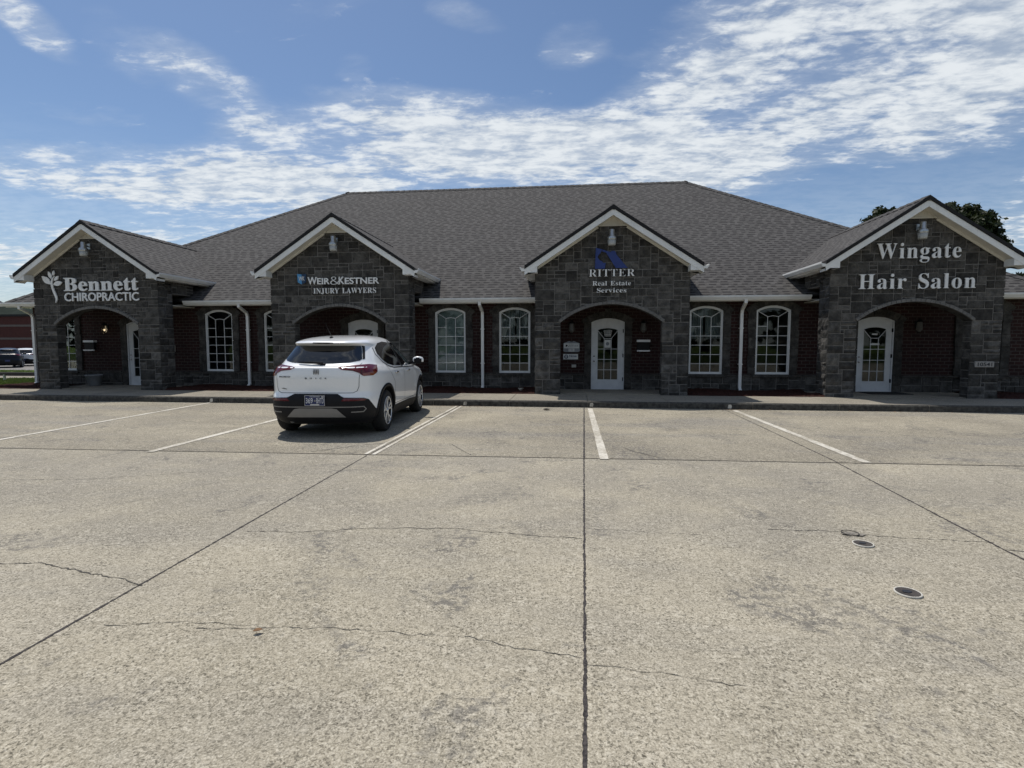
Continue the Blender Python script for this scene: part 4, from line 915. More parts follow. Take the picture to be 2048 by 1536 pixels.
  'v': '64|28,-2 8,50 4,56 2,58 -1,59 -1,62 33,62 33,59 31,59 27,58 26,55 26,54 37,24 47,51 48,54 46,58 41,59 41,62 61,62 61,59 58,58 56,56 52,49 32,-2',
}
# ---------------------------------------------------------------- lettering
def flat_mesh(curve, X0, X1, Z0, ZT, Y, depth, ref):
    """filled 2D curve -> mesh standing on the wall, fitted to X0..X1, baseline Z0, capital height ZT - Z0"""
    o = bpy.data.objects.new('t', curve); COL.objects.link(o)
    dg = bpy.context.evaluated_depsgraph_get(); dg.update()
    me = bpy.data.meshes.new_from_object(o.evaluated_get(dg)); bpy.data.objects.remove(o)
    xs = [v.co.x for v in me.vertices]; lo, hi = min(xs), max(xs); sx = (X1 - X0) / (hi - lo); sz = (ZT - Z0) / ref
    zs = [v.co.z for v in me.vertices]; za, zb = min(zs), max(zs); k = depth / max(1e-6, zb - za)
    for v in me.vertices: v.co = Vector((X0 + (v.co.x - lo) * sx, Y - (v.co.z - za) * k, Z0 + v.co.y * sz))
    return me
def put_mesh(name, me, m, parent):
    me.materials.clear(); me.materials.append(m); me.name = name
    me.transform(Matrix.Translation(-wloc(parent)))
    o = bpy.data.objects.new(name, me); COL.objects.link(o); o.parent = parent; return o
def join_mesh(ms):
    b = bmesh.new()
    for m in ms: b.from_mesh(m)
    me = bpy.data.meshes.new('j'); b.to_mesh(me); b.free(); return me
GCACHE = {}
def glyph(ch):
    if ch not in GCACHE:
        a, *sp = GLYPHS[ch].split('|')
        GCACHE[ch] = (int(a) / 200, [[tuple(int(q) / 200 for q in p.split(',')) for p in s.split(' ')] for s in sp])
    return GCACHE[ch]
def serif(text, X0, X1, Z0, ZT, Y=13.955, depth=0.03, off=0.0, track=0.0, small=1.0):
    cu = bpy.data.curves.new('t', 'CURVE'); cu.dimensions = '2D'; cu.fill_mode = 'BOTH'; cu.extrude = 0.02; cu.offset = off; x = 0.0; big = True
    for ch in text:
        if ch == ' ': x += 0.27; big = True; continue
        a, sps = glyph(ch); k = 1.0 if big else small
        for s in sps:
            sp = cu.splines.new('POLY'); sp.points.add(len(s) - 1)
            for p, (u, v) in zip(sp.points, s): p.co = (x + u * k, v * k, 0, 1)
            sp.use_cyclic_u = True
        x += (a + track) * k; big = False
    ref = max(p[1] for s in glyph('E')[1] for p in s)
    return flat_mesh(cu, X0, X1, Z0, ZT, Y, depth, ref)
def sans(text, X0, X1, Z0, ZT, Y=13.955, depth=0.03, off=0.0, space=1.0, res=4):
    cu = bpy.data.curves.new('t', 'FONT'); cu.body = text; cu.extrude = 0.02; cu.offset = off; cu.space_character = space; cu.resolution_u = res
    r = bpy.data.curves.new('r', 'FONT'); r.body = 'H'; o = bpy.data.objects.new('r', r); COL.objects.link(o); bpy.context.view_layer.update(); ref = max(v[1] for v in o.bound_box); bpy.data.objects.remove(o)
    return flat_mesh(cu, X0, X1, Z0, ZT, Y, depth, ref)
def plate(name, poly, y0, y1, m, parent):
    b = MB(); b.prism(poly, y0, y1); return b.build(name, m, parent)
SY = 13.955
def leaf_poly(ax, az, bx, bz, wid, n=8, bias=0.0):
    L, Rr = [], []; d = Vector((bx - ax, bz - az)); nn = Vector((-d.y, d.x)).normalized()
    for k in range(n + 1):
        t = k / n; w = wid * math.sin(math.pi * t ** (1.0 + bias)) ; p = Vector((ax, az)) + d * t
        L.append((p.x + nn.x * w, p.y + nn.y * w)); Rr.append((p.x - nn.x * w, p.y - nn.y * w))
    return Rr + L[-2:0:-1]
t = thing('wall_sign', (-13.7, 13.97, 2.68), 'white raised chiropractic letters beside a leafy sprig on dark stone gable', 'sign')
put_mesh('lettering', serif('Bennett', -14.586, -12.235, 3.009, 3.375, off=0.006, track=0.012), M['sign'], t)
put_mesh('lettering', sans('CHIROPRACTIC', -14.58, -12.235, 2.717, 2.945, off=0.014), M['sign'], t)
def lx(px): return -15.272 + (px - 88) / 40 * 0.646
def lz(py): return 2.681 + (605 - py) / 64 * 0.917
J = lambda x, y: (lx(70 + x / 8.904), lz(530 + y / 8.904))
b = MB()
for a, c, w in (((315, 345), (160, 195), .085), ((330, 250), (280, 115), .05), ((360, 190), (378, 100), .035), ((375, 285), (455, 198), .045), ((355, 350), (515, 310), .07)):
    p, q = J(*a), J(*c); b.prism(leaf_poly(p[0], p[1], q[0], q[1], w), SY - 0.03, SY)
st = [(J(x, y), w) for x, y, w in ((385, 195, .006), (345, 250, .020), (325, 320, .026), (335, 400, .03), (365, 490, .034), (390, 560, .034), (400, 610, .026), (382, 675, .004))]
for (p, w0), (q, w1) in zip(st, st[1:]): b.prism([(p[0] + w0, p[1]), (p[0] - w0, p[1]), (q[0] - w1, q[1]), (q[0] + w1, q[1])], SY - 0.03, SY)
b.build('leaf_emblem', M['sign'], t)
t = thing('wall_sign', (-6.3, 13.97, 2.85), 'white injury lawyers lettering with a small blue shield above the parked car', 'sign')
def bx(px): return -7.178 + (px - 616) / (758.7 - 616) * 2.02
def bz(py): return 3.104 + (567.8 - py) / 14.3 * 0.192
B2 = lambda x: bx(580 + x / 10.24)
zb, zc = 3.104, 3.292
put_mesh('lettering', join_mesh([sans('W', B2(370), B2(560), zb, zc, off=.016), sans('EIR', B2(568), B2(822), zb, zb + .158, off=.018), sans('K', B2(1012), B2(1125), zb, zc, off=.016), sans('ESTNER', B2(1135), B2(1830), zb, zb + .158, off=.018)]), M['sign'], t)
put_mesh('ampersand', serif('&', B2(838), B2(1025), zb - .02, zc + .0, off=-.012), M['sign'], t)
put_mesh('lettering', serif('INJURY LAWYERS', -7.016, -5.25, 2.851, 2.995, off=-0.006, track=.02), M['sign'], t)
X0, X1, Z0, Z1 = -7.472, -7.219, 3.103, 3.387; xm = (X0 + X1) / 2
sh = plate('shield', [(X0 + .015, Z0 + .055), (xm, Z0), (xm, Z1 - .015), (X0, Z1)], SY - 0.03, SY, M['sky_blue'], t)
plate('shield_half', [(xm + .001, Z0), (X1 - .015, Z0 + .055), (X1, Z1), (xm + .001, Z1 - .015)], SY - 0.03, SY, M['navy'], t)
put_mesh('shield_initials', sans('WK', X0 + .045, X1 - .04, 3.205, 3.315, Y=SY - .031, depth=.006, off=.005), M['sign'], t)
t = thing('wall_sign', (1.01, 13.97, 2.79), 'white real estate services lettering under a blue house roof emblem', 'sign')
put_mesh('lettering', serif('RITTER', .433, 1.589, 3.201, 3.385, off=-.010, track=.03), M['sign'], t)
put_mesh('lettering', serif('Real Estate', .523, 1.495, 2.973, 3.085, off=-.004, track=.02), M['sign'], t)
put_mesh('lettering', serif('Services', .638, 1.380, 2.795, 2.906, off=-.004, track=.02), M['sign'], t)
def rx(x): return .433 + (x - 360) / 1170 * 1.156
def rz(y): return 3.201 + (935 - y) / 190 * .19
for poly in ([(510, 735), (765, 735), (785, 590), (720, 590), (690, 545), (635, 530), (580, 455), (590, 400), (650, 340), (690, 250), (530, 205), (520, 430)], [(1045, 725), (1345, 725), (1060, 395), (1040, 330), (1010, 290), (930, 290), (920, 325), (760, 275), (700, 250), (690, 300), (790, 330)]):
    bmv = [(rx(x), rz(y)) for x, y in poly]
    cu = bpy.data.curves.new('t', 'CURVE'); cu.dimensions = '2D'; cu.fill_mode = 'BOTH'; cu.extrude = 0.02
    sp = cu.splines.new('POLY'); sp.points.add(len(bmv) - 1); sp.use_cyclic_u = True
    for p, q in zip(sp.points, bmv): p.co = (q[0], q[1], 0, 1)
    xs = [q[0] for q in bmv]; put_mesh('roof_emblem', flat_mesh(cu, min(xs), max(xs), 0, 1, SY, .03, 1), M['blue'], t)
t = thing('wall_sign', (8.28, 13.97, 2.8), 'large white raised hair salon letters in two rows on dark stone gable', 'sign')
put_mesh('lettering', serif('Wingate', 7.333, 9.21, 3.534, 3.895, off=-.003, track=.045), M['sign'], t)
put_mesh('lettering', serif('Hair', 6.954, 8.028, 2.81, 3.165, off=-.003, track=.045), M['sign'], t)
put_mesh('lettering', serif('Salon', 8.305, 9.571, 2.809, 3.165, off=-.003, track=.045), M['sign'], t)
t = thing('house_number', (9.89, 13.96, 0.93), 'pale stone block with carved street number 10541 on right porch pillar', 'number plate')
b = MB(); b.bevel_box(9.68, 10.10, 13.945, 13.995, .915, 1.055, .006); b.build('stone_block', M['numstone'], t)
put_mesh('lettering', sans('10541', 9.735, 10.055, .943, 1.027, Y=13.946, depth=.004, off=.018), M['ink'], t)
# ---------------------------------------------------------------- gable floodlights
FL = ['leafy sprig chiropractic sign', 'blue shield lawyers sign', 'blue roof emblem sign', 'hair salon sign']
def flood(x, label):
    z = 3.96
    t = thing('floodlight', (x, 13.80, z), label, 'light', 'floodlights under the porch gables')
    b = MB(); b.lathe([(0.108, .13), (0.117, .15), (0.117, .19), (0.10, .225), (0.07, .25), (0.068, .385), (0.05, .40), (0, .402)], (x, 13.80, z), 28); b.build('housing', M['galv'], t)
    b = MB(); b.lathe([(0, 0), (0.085, 0.0), (0.092, .012), (0.108, .13), (0.0, .131)], (x, 13.80, z), 28); b.build('lens', M['lens'], t)
    b = MB(); b.box(x - .02, x + .02, 13.86, 13.985, z + .28, z + .32); b.box(x - .05, x + .05, 13.965, 13.985, z + .22, z + .38); b.build('bracket', M['galv'], t)
    return t
for x, n in zip((-13.755, -6.36, .99, 8.255), FL): flood(x, 'galvanised floodlight with plastic lens above the ' + n)
# ---------------------------------------------------------------- things on and in the porches
def lantern(x, label, lit):
    z, y = 1.86, WY
    t = thing('wall_lantern', (x, y, z), label, 'lantern', 'wall lanterns beside the doors')
    b = MB(); b.lathe([(.03, -.06), (.075, 0), (.085, .01), (.065, .20), (.04, .205)], (x, y - .12, z), 6, smooth=False); b.build('glass_body', M['frost'] if not lit else M['lampglass'], t)
    b = MB(); b.lathe([(.095, .205), (.085, .225), (.03, .27), (.012, .30), (0, .31)], (x, y - .12, z), 6, smooth=False); b.build('cap', M['black'], t); b = MB(); b.lathe([(0, -.09), (.03, -.06), (.03, -.055)], (x, y - .12, z), 8); b.build('finial', M['black'], t)
    b = MB(); b.box(x - .045, x + .045, y - .02, y, z + .05, z + .22); b.box(x - .012, x + .012, y - .12, y - .02, z + .20, z + .225); b.build('back_plate', M['black'], t)
    if lit:
        b = MB(); b.lathe([(0, .03), (.018, .04), (.026, .065), (.02, .09), (0, .10)], (x, y - .12, z), 12); b.build('bulb', M['bulb'], t)
M['bulb'] = emit_mat('warm_bulb', (1.0, 0.82, 0.55), 1.3); M['lampglass'] = glass_mat('lantern_glass', (0.9, 0.85, 0.75), 0.8)
lantern(-14.76, 'lit wall lantern with glowing bulb in the far left porch', True)
lantern(-0.0, 'unlit wall lantern left of the door above the small white signs', False)
lantern(2.02, 'unlit wall lantern above the mailbox with two pale bars', False)
lantern(9.25, 'unlit wall lantern in the dark hair salon porch', False)
def mailbox(x, label):
    z = 1.30; t = thing('mailbox', (x, WY, z), label, 'mailbox', 'wall mailboxes')
    b = MB(); b.bevel_box(x - .17, x + .17, WY - .10, WY - .001, z, z + .24, .008); b.build('box', M['black'], t)
    b = MB(); b.prism([(x - .185, z + .235), (x + .185, z + .235), (x + .185, z + .30), (x - .185, z + .30)], WY - .125, WY - .001); b.build('lid', M['sign'], t)
    b = MB(); b.box(x - .18, x + .18, WY - .135, WY - .085, z - .035, z + .004); b.build('newspaper_rail', M['sign'], t)
mailbox(2.03, 'black wall mailbox with pale lid and rail right of the centre door')
mailbox(-15.35, 'black wall mailbox with pale lid and rail in the far left porch')
t = thing('plaque', (0.0, WY, 1.27), 'grey gabled wall plaque with white name panel and number 128 left of door', 'plaque')
x0, x1 = -.235, .235
plate('backing', [(x0, 1.27), (x0 + .06, 1.245), (x1 - .06, 1.245), (x1, 1.27), (x1, 1.50), (.06, 1.565), (.03, 1.545), (-.03, 1.545), (-.06, 1.565), (x0, 1.50)], WY - .03, WY - .002, M['greyp'], t)
plate('panel', [(x0 + .015, 1.355), (x1 - .015, 1.355), (x1 - .015, 1.50), (x0 + .015, 1.50)], WY - .038, WY - .029, M['paper'], t)
plate('number_panel', [(-.085, 1.265), (.085, 1.265), (.085, 1.345), (-.085, 1.345)], WY - .038, WY - .029, M['paper'], t)
put_mesh('lettering', serif('RITTER', -.07, .19, 1.405, 1.455, Y=WY - .038, depth=.003), M['greyp'], t)
put_mesh('number_lettering', sans('128', -.055, .055, 1.28, 1.33, Y=WY - .038, depth=.003, off=.01), M['greyp'], t)
plate('emblem', [(-.17, 1.40), (-.13, 1.40), (-.125, 1.43), (-.11, 1.43), (-.09, 1.40), (-.075, 1.40), (-.125, 1.46), (-.165, 1.46)], WY - .041, WY - .037, M['ink'], t)
t = thing('small_sign', (-.02, WY, 1.035), 'small white sign with blue ring emblem hanging below the grey plaque', 'sign')
plate('board', [(-.235, 1.035), (.19, 1.035), (.19, 1.19), (-.235, 1.19)], WY - .025, WY - .002, M['paper'], t)
b = MB(); b.lathe([(.035, -.004), (.058, -.004), (.058, 0), (.035, 0)], (-.15, WY - .025, 1.113), 24, axis='y'); b.box(-.19, -.11, WY - .029, WY - .025, 1.107, 1.119); b.build('emblem', M['navy'], t)
put_mesh('lettering', sans('Nova', -.06, .15, 1.105, 1.165, Y=WY - .026, depth=.003, off=.02), M['navy'], t)
b = MB()
for k in range(7): b.box(-.06 + k * .03, -.04 + k * .03, WY - .028, WY - .0255, 1.068, 1.078)
b.build('small_print', M['greyp'], t)
b = MB(); b.bevel_box(.01, .14, WY - .05, WY - .002, .80, .885, .008); b.box(.03, .12, WY - .053, WY - .049, .815, .87)
tag(base(b.build('outlet_cover', M['lens']), (.075, WY, .80)), 'small pale outlet cover on bricks below the white signs', 'outlet')
t = thing('planter', (-14.93, 15.1, .172), 'round grey planter pot on the far left porch floor', 'planter')
b = MB(); b.lathe([(0, 0), (.15, 0), (.165, .02), (.225, .30), (.245, .31), (.245, .35), (.215, .35), (.205, .30), (0, .29)], (-14.93, 15.1, .172), 28); b.build('pot', M['terracotta'], t)
b = MB(); b.lathe([(.20, .296), (.1, .315), (0, .32)], (-14.93, 15.1, .172), 20); b.build('soil', M['mulch'], t)
b = MB(); b.bevel_box(7.75, 8.75, 14.62, 15.35, .172, .187, .006)
for k in range(9): b.box(7.8 + k * .1, 7.85 + k * .1, 14.66, 15.31, .186, .190)
tag(base(b.build('doormat', M['mat']), (8.25, 15, .172)), 'black rubber doormat before the hair salon door', 'doormat')
b = MB(); b.lathe([(0, 0), (.018, .003), (.014, .22), (.02, .225), (.02, .24), (0, .245)], (3.28, 14.35, .17), 10); o = b.build('marker_stake', M['pvc']); o.data.transform(Matrix.Rotation(math.radians(12), 4, 'Y'))
tag(base(o, (3.35 , 14.35, .15)), 'short white stake in red mulch beside the centre porch pillar', 'stake')
t = thing('garden_spotlight', (-1.38, 14.5, .17), 'small white spotlight in the mulch left of the centre porch', 'light')
b = MB(); b.lathe([(.03, 0), (.035, .02), (.05, .05), (.075, .09), (.08, .1), (.0, .095)], (-1.38, 14.5, .17), 16); b.build('lamp_head', M['pvc'], t)
b = MB(); b.box(-1.46, -1.30, 14.44, 14.56, .155, .18); b.build('foot', M['pvc'], t)
t = thing('meter_box', (-12.475, WY, 1.24), 'tiny white meter box on the brick wall right of the far left porch', 'meter')
b = MB(); b.bevel_box(-12.52, -12.43, WY - .06, WY - .002, 1.24, 1.44, .01); b.build('cover', M['pvc'], t); b = MB(); b.box(-12.49, -12.46, WY - .064, WY - .059, 1.30, 1.38); b.build('dial', M['greyp'], t)
# ---------------------------------------------------------------- ground things
def cleanout(x, y, d, label, ringed=True):
    t = thing('cleanout_cover', (x, y, 0), label, 'drain cover', 'cleanout covers in the pavement')
    r = d / 2
    if ringed:
        b = MB(); b.lathe([(r + .006, .002), (r + .006, .0105), (r - .001, .0105), (r - .003, .007)], (x, y, 0), 40); b.build('rim', M['pvc'], t)
    b = MB(); b.lathe([(r - .001, .0095), (r * .5, .0102), (0, .0102)], (x, y, 0), 36); b.build('lid', M['rust'], t)
    n = 7; rr = random.Random(int(x * 100)); q = [(x - .004 + r * .42 * rr.uniform(.6, 1.1) * math.cos(2 * math.pi * k / n) * 1.1, y + r * .42 * rr.uniform(.6, 1.1) * math.sin(2 * math.pi * k / n), .0135) for k in range(n)]
    b = MB(); b.face(q); b.build('recessed_nut', M['ink'], t)
M['oldlid'] = plain('silted_lid', (.17, .155, .13), .9, var=.4, scale=40)
cleanout(1.968, 3.242, .128, 'round iron cover in white ring, nearest of the covers in the concrete')
cleanout(2.123, 4.027, .125, 'round iron cover in white ring near the jagged broken hole')
t = thing('cleanout_cover', (2.15, 4.235, 0), 'broken cover half filled with concrete beside a thin white arc', 'drain cover', 'cleanout covers in the pavement')
r3 = random.Random(2)
b = MB(); b.face([(2.16 + .085 * r3.uniform(.55, 1.2) * math.cos(k * .45), 4.235 + .05 * r3.uniform(.5, 1.2) * math.sin(k * .45), .0085) for k in range(14)]); b.build('lid', M['oldlid'], t)
b = MB(); b.lathe([(.062, .009), (.062, .013), (.055, .013), (.053, .009)], (2.14, 4.245, 0), 30)
b.f = b.f[:0] + [f for f in b.f]; b.build('rim', M['crack'], t)
def dry_leaf(x, y, s, ang, m, label):
    b = MB(); n = 6
    for k in range(n):
        t0, t1 = k / n, (k + 1) / n; w = lambda t: s * .3 * math.sin(math.pi * min(1, t * 1.02)) + .0005; h = lambda t: .014 + s * .35 * (t - .5) ** 2
        c, sn = math.cos(ang), math.sin(ang)
        R_ = lambda u, v, z: (x + u * c - v * sn, y + u * sn + v * c, z)
        for sg in (-1, 1):
            q = [R_(s * t0, 0, h(t0)), R_(s * t1, 0, h(t1)), R_(s * t1, sg * w(t1), h(t1) + w(t1) * .6), R_(s * t0, sg * w(t0), h(t0) + w(t0) * .6)]; b.face(q if sg > 0 else q[::-1])
    tag(base(b.build('dry_leaf', m), (x, y, .013)), label, 'leaf', 'dry leaves on the pavement')
M['dry'] = plain('dry_leaf', (.20, .11, .05), .8, var=.3, scale=40); M['darkleaf'] = plain('dark_leaf_litter', (.03, .022, .018), .9, var=.3)
dry_leaf(-1.58, 2.40, .05, .5, M['dry'], 'tiny brown dry leaf on the near concrete left of the centre joint')
dry_leaf(-.62, 11.68, .17, .1, M['darkleaf'], 'dark curled leaf on the bay before the kerb')
rl = random.Random(12); b = MB()
for k in range(240):
    x = rl.choice([rl.gauss(-2.5, .45), rl.gauss(3.6, .35), rl.uniform(-6, 9)]); y = CURB - abs(rl.gauss(0, .09)) - .01; a = rl.uniform(0, 6.3); s = rl.uniform(.008, .025)
    b.face([(x + s * math.cos(a), y + s * math.sin(a), .012 + rl.uniform(0, .012)), (x + s * math.cos(a + 2), y + s * .6 * math.sin(a + 2), .011), (x + s * .7 * math.cos(a + 4), y + s * math.sin(a + 4), .012)])
tag(b.build('kerb_litter', M['dry'], weld=False), kind='stuff')
t = thing('white_post', (-21.6, 18.0, -.1), 'thin white post on the lawn left of the office building', 'post')
b = MB(); b.box(-21.63, -21.57, 17.97, 18.03, -.1, .32); b.build('post', M['pvc'], t); b = MB(); b.box(-24.5, -21.5, 17.985, 18.015, .30, .34); b.build('rail', M['rust'], t)
# ---------------------------------------------------------------- the parked SUV (x right, y forward from the rear bumper, z up)
def hermite(tab, z):
    if z <= tab[0][0]: return tab[0][1]
    if z >= tab[-1][0]: return tab[-1][1]
    for i in range(len(tab) - 1):
        if tab[i][0] <= z <= tab[i + 1][0]: break
    (x0, y0), (x1, y1) = tab[i], tab[i + 1]
    def sl(j):
        if j <= 0 or j >= len(tab) - 1:
            k = min(max(j, 0), len(tab) - 2); return (tab[k + 1][1] - tab[k][1]) / (tab[k + 1][0] - tab[k][0])
        a = (tab[j][1] - tab[j - 1][1]) / (tab[j][0] - tab[j - 1][0]); c = (tab[j + 1][1] - tab[j][1]) / (tab[j + 1][0] - tab[j][0])
        return 0 if a * c <= 0 else 2 * a * c / (a + c)
    h = x1 - x0; t = (z - x0) / h; m0, m1 = sl(i) * h, sl(i + 1) * h
    return (2 * t ** 3 - 3 * t * t + 1) * y0 + (t ** 3 - 2 * t * t + t) * m0 + (-2 * t ** 3 + 3 * t * t) * y1 + (t ** 3 - t * t) * m1
TW = [(.20, .80), (.28, .85), (.42, .893), (.60, .903), (.80, .905), (.92, .900), (1.0, .885), (1.06, .850), (1.12, .815), (1.25, .755), (1.36, .700), (1.45, .650), (1.50, .618), (1.54, .58), (1.57, .53), (1.595, .45), (1.615, .34), (1.63, .10)]
TR = [(.20, .20), (.27, .09), (.34, .035), (.45, .01), (.58, .0), (.66, .015), (.70, .05), (.80, .055), (.92, .052), (1.0, .058), (1.06, .068), (1.09, .078), (1.10, .090), (1.112, .14), (1.14, .20), (1.25, .30), (1.38, .42), (1.43, .455), (1.455, .40), (1.475, .36), (1.49, .37), (1.51, .44), (1.54, .62), (1.57, .86), (1.595, 1.13), (1.615, 1.42), (1.63, 1.8)]
TF = [(.20, 4.20), (.35, 4.32), (.6, 4.35), (.78, 4.31), (.88, 4.22), (.95, 4.02), (1.0, 3.75), (1.04, 3.45), (1.08, 3.28), (1.2, 3.08), (1.35, 2.84), (1.47, 2.62), (1.53, 2.48), (1.57, 2.33), (1.6, 2.16), (1.615, 2.02), (1.63, 1.86)]
def nexp(z): return 5.2 - 1.4 * max(0, min(1, (z - .95) / .5))
_CC = {}
def contour(z):
    k = round(z, 4)
    if k in _CC: return _CC[k]
    W, yr, yf, n = hermite(TW, z), hermite(TR, z), hermite(TF, z), nexp(z)
    ym, a = (yr + yf) / 2, (yf - yr) / 2; pts = []
    for i in range(361):
        t = math.pi * i / 360
        s, c = math.sin(t), math.cos(t)
        pts.append((W * abs(s) ** (2 / n), ym - a * math.copysign(abs(c) ** (2 / n), c)))
    cum = [0.0]
    for p, q in zip(pts, pts[1:]): cum.append(cum[-1] + math.hypot(q[0] - p[0], q[1] - p[1]))
    _CC[k] = (pts, cum, (W, ym, a, n)); return _CC[k]
def S_rear(s, z):
    pts, cum, _ = contour(z); sg = 1 if s >= 0 else -1; s = min(abs(s), cum[-1]); lo, hi = 0, len(cum) - 1
    while hi - lo > 1:
        md = (lo + hi) // 2
        if cum[md] <= s: lo = md
        else: hi = md
    t = (s - cum[lo]) / max(1e-9, cum[hi] - cum[lo])
    return Vector((sg * (pts[lo][0] + (pts[hi][0] - pts[lo][0]) * t), pts[lo][1] + (pts[hi][1] - pts[lo][1]) * t, z))
def S_side(y, z, sg=1):
    W, ym, a, n = contour(z)[2]; q = min(1, abs((y - ym) / a))
    return Vector((sg * W * max(0, 1 - q ** n) ** (1 / n), y, z))
def patch(b, poly, fn, e=0.003, cell=0.05, mi=0, mirror=False):
    """lay a closed outline onto the body surface fn(u, v)"""
    m = bmesh.new(); vs = [m.verts.new((u, v, 0)) for u, v in poly]
    f = m.faces.new(vs); m.normal_update(); bmesh.ops.triangulate(m, faces=[f])
    for ax in (0, 1):
        lo, hi = min(p[ax] for p in poly), max(p[ax] for p in poly); k = math.floor(lo / cell) * cell + cell
        while k < hi - 1e-4:
            no = (1, 0, 0) if ax == 0 else (0, 1, 0); co = (k, 0, 0) if ax == 0 else (0, k, 0)
            bmesh.ops.bisect_plane(m, geom=m.verts[:] + m.edges[:] + m.faces[:], plane_co=co, plane_no=no, dist=1e-5); k += cell
    h = 1e-3
    for v in m.verts:
        u, w = v.co.x, v.co.y
        p = fn(u, w); du = fn(u + h, w) - fn(u - h, w); dv = fn(u, w + h) - fn(u, w - h); nn = du.cross(dv)
        if nn.length < 1e-12: nn = Vector((p.x, p.y - 2, 0))
        nn.normalize()
        if nn.dot(p - Vector((0, 2.1, .75))) < 0: nn = -nn
        v.co = p + nn * e
    ctr = Vector((0, 2.1, .75)); m.normal_update()
    for f in m.faces:
        pts = [q.co.copy() for q in f.verts]
        if f.normal.dot(f.calc_center_median() - ctr) < 0: pts.reverse()
        b.face(pts, mi=mi, smooth=True)
        if mirror: b.face([Vector((-p.x, p.y, p.z)) for p in reversed(pts)], mi=mi, smooth=True)
    m.free()
def line(b, pts, w, fn, e=0.002, mi=0, mirror=False):
    for p, q in zip(pts, pts[1:]):
        d = Vector((q[0] - p[0], q[1] - p[1])); L = d.length; d.normalize(); n = Vector((-d.y, d.x)) * w / 2
        k = max(1, int(L / .05)); ex = d * w * .5
        for i in range(k):
            a = Vector(p) + d * L * i / k - (ex if i == 0 else Vector((0, 0))); c = Vector(p) + d * L * (i + 1) / k + (ex if i == k - 1 else Vector((0, 0)))
            Q = [fn(*(a - n)), fn(*(c - n)), fn(*(c + n)), fn(*(a + n))]
            nn = (Q[1] - Q[0]).cross(Q[3] - Q[0]).normalized(); ctr = sum(Q, Vector()) / 4 - Vector((0, 2.1, .75))
            if nn.dot(ctr) < 0: Q.reverse(); nn = -nn
            Q = [x + nn * e for x in Q]; b.face(Q, mi=mi)
            if mirror: b.face([Vector((-x.x, x.y, x.z)) for x in reversed(Q)], mi=mi)
def car_mats():
    m, T, bb = mat('pearl_white_paint')
    bb.inputs['Base Color'].default_value = (.86, .87, .87, 1); bb.inputs['Roughness'].default_value = .28; bb.inputs['Coat Weight'].default_value = 1; bb.inputs['Coat Roughness'].default_value = .03
    M['carwhite'] = m
    m, T, bb = mat('privacy_glass'); bb.inputs['Base Color'].default_value = (.006, .007, .008, 1); bb.inputs['Roughness'].default_value = .03; bb.inputs['Specular IOR Level'].default_value = .9; M['carglass'] = m
    m, T, bb = mat('tail_light_red'); bb.inputs['Base Color'].default_value = (.10, .004, .006, 1); bb.inputs['Roughness'].default_value = .12; bb.inputs['Coat Weight'].default_value = .3; M['red'] = m
    m, T, bb = mat('tail_light_amber'); bb.inputs['Base Color'].default_value = (.22, .05, .012, 1); bb.inputs['Roughness'].default_value = .08; bb.inputs['Coat Weight'].default_value = 1.0; M['amber'] = m
    M['clad'] = plain('black_cladding', (.008, .008, .010), .6, spec=.25, bump=.2); M['tyre'] = plain('tyre_rubber', (.012, .012, .012), .85, bump=.2)
    M['rim'] = plain('alloy_rim', (.72, .73, .74), .3, .55, var=.04); M['silver'] = plain('silver_trim', (.22, .22, .22), .4, .4, var=.05); M['platew'] = plain('plate_frame_metal', (.55, .56, .57), .35, .5); M['platebl'] = plain('blue_plate', (.020, .028, .10), .5)
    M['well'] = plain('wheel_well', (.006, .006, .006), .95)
car_mats()
RW, FW, WR, ARCH = .87, 3.465, .345, .395
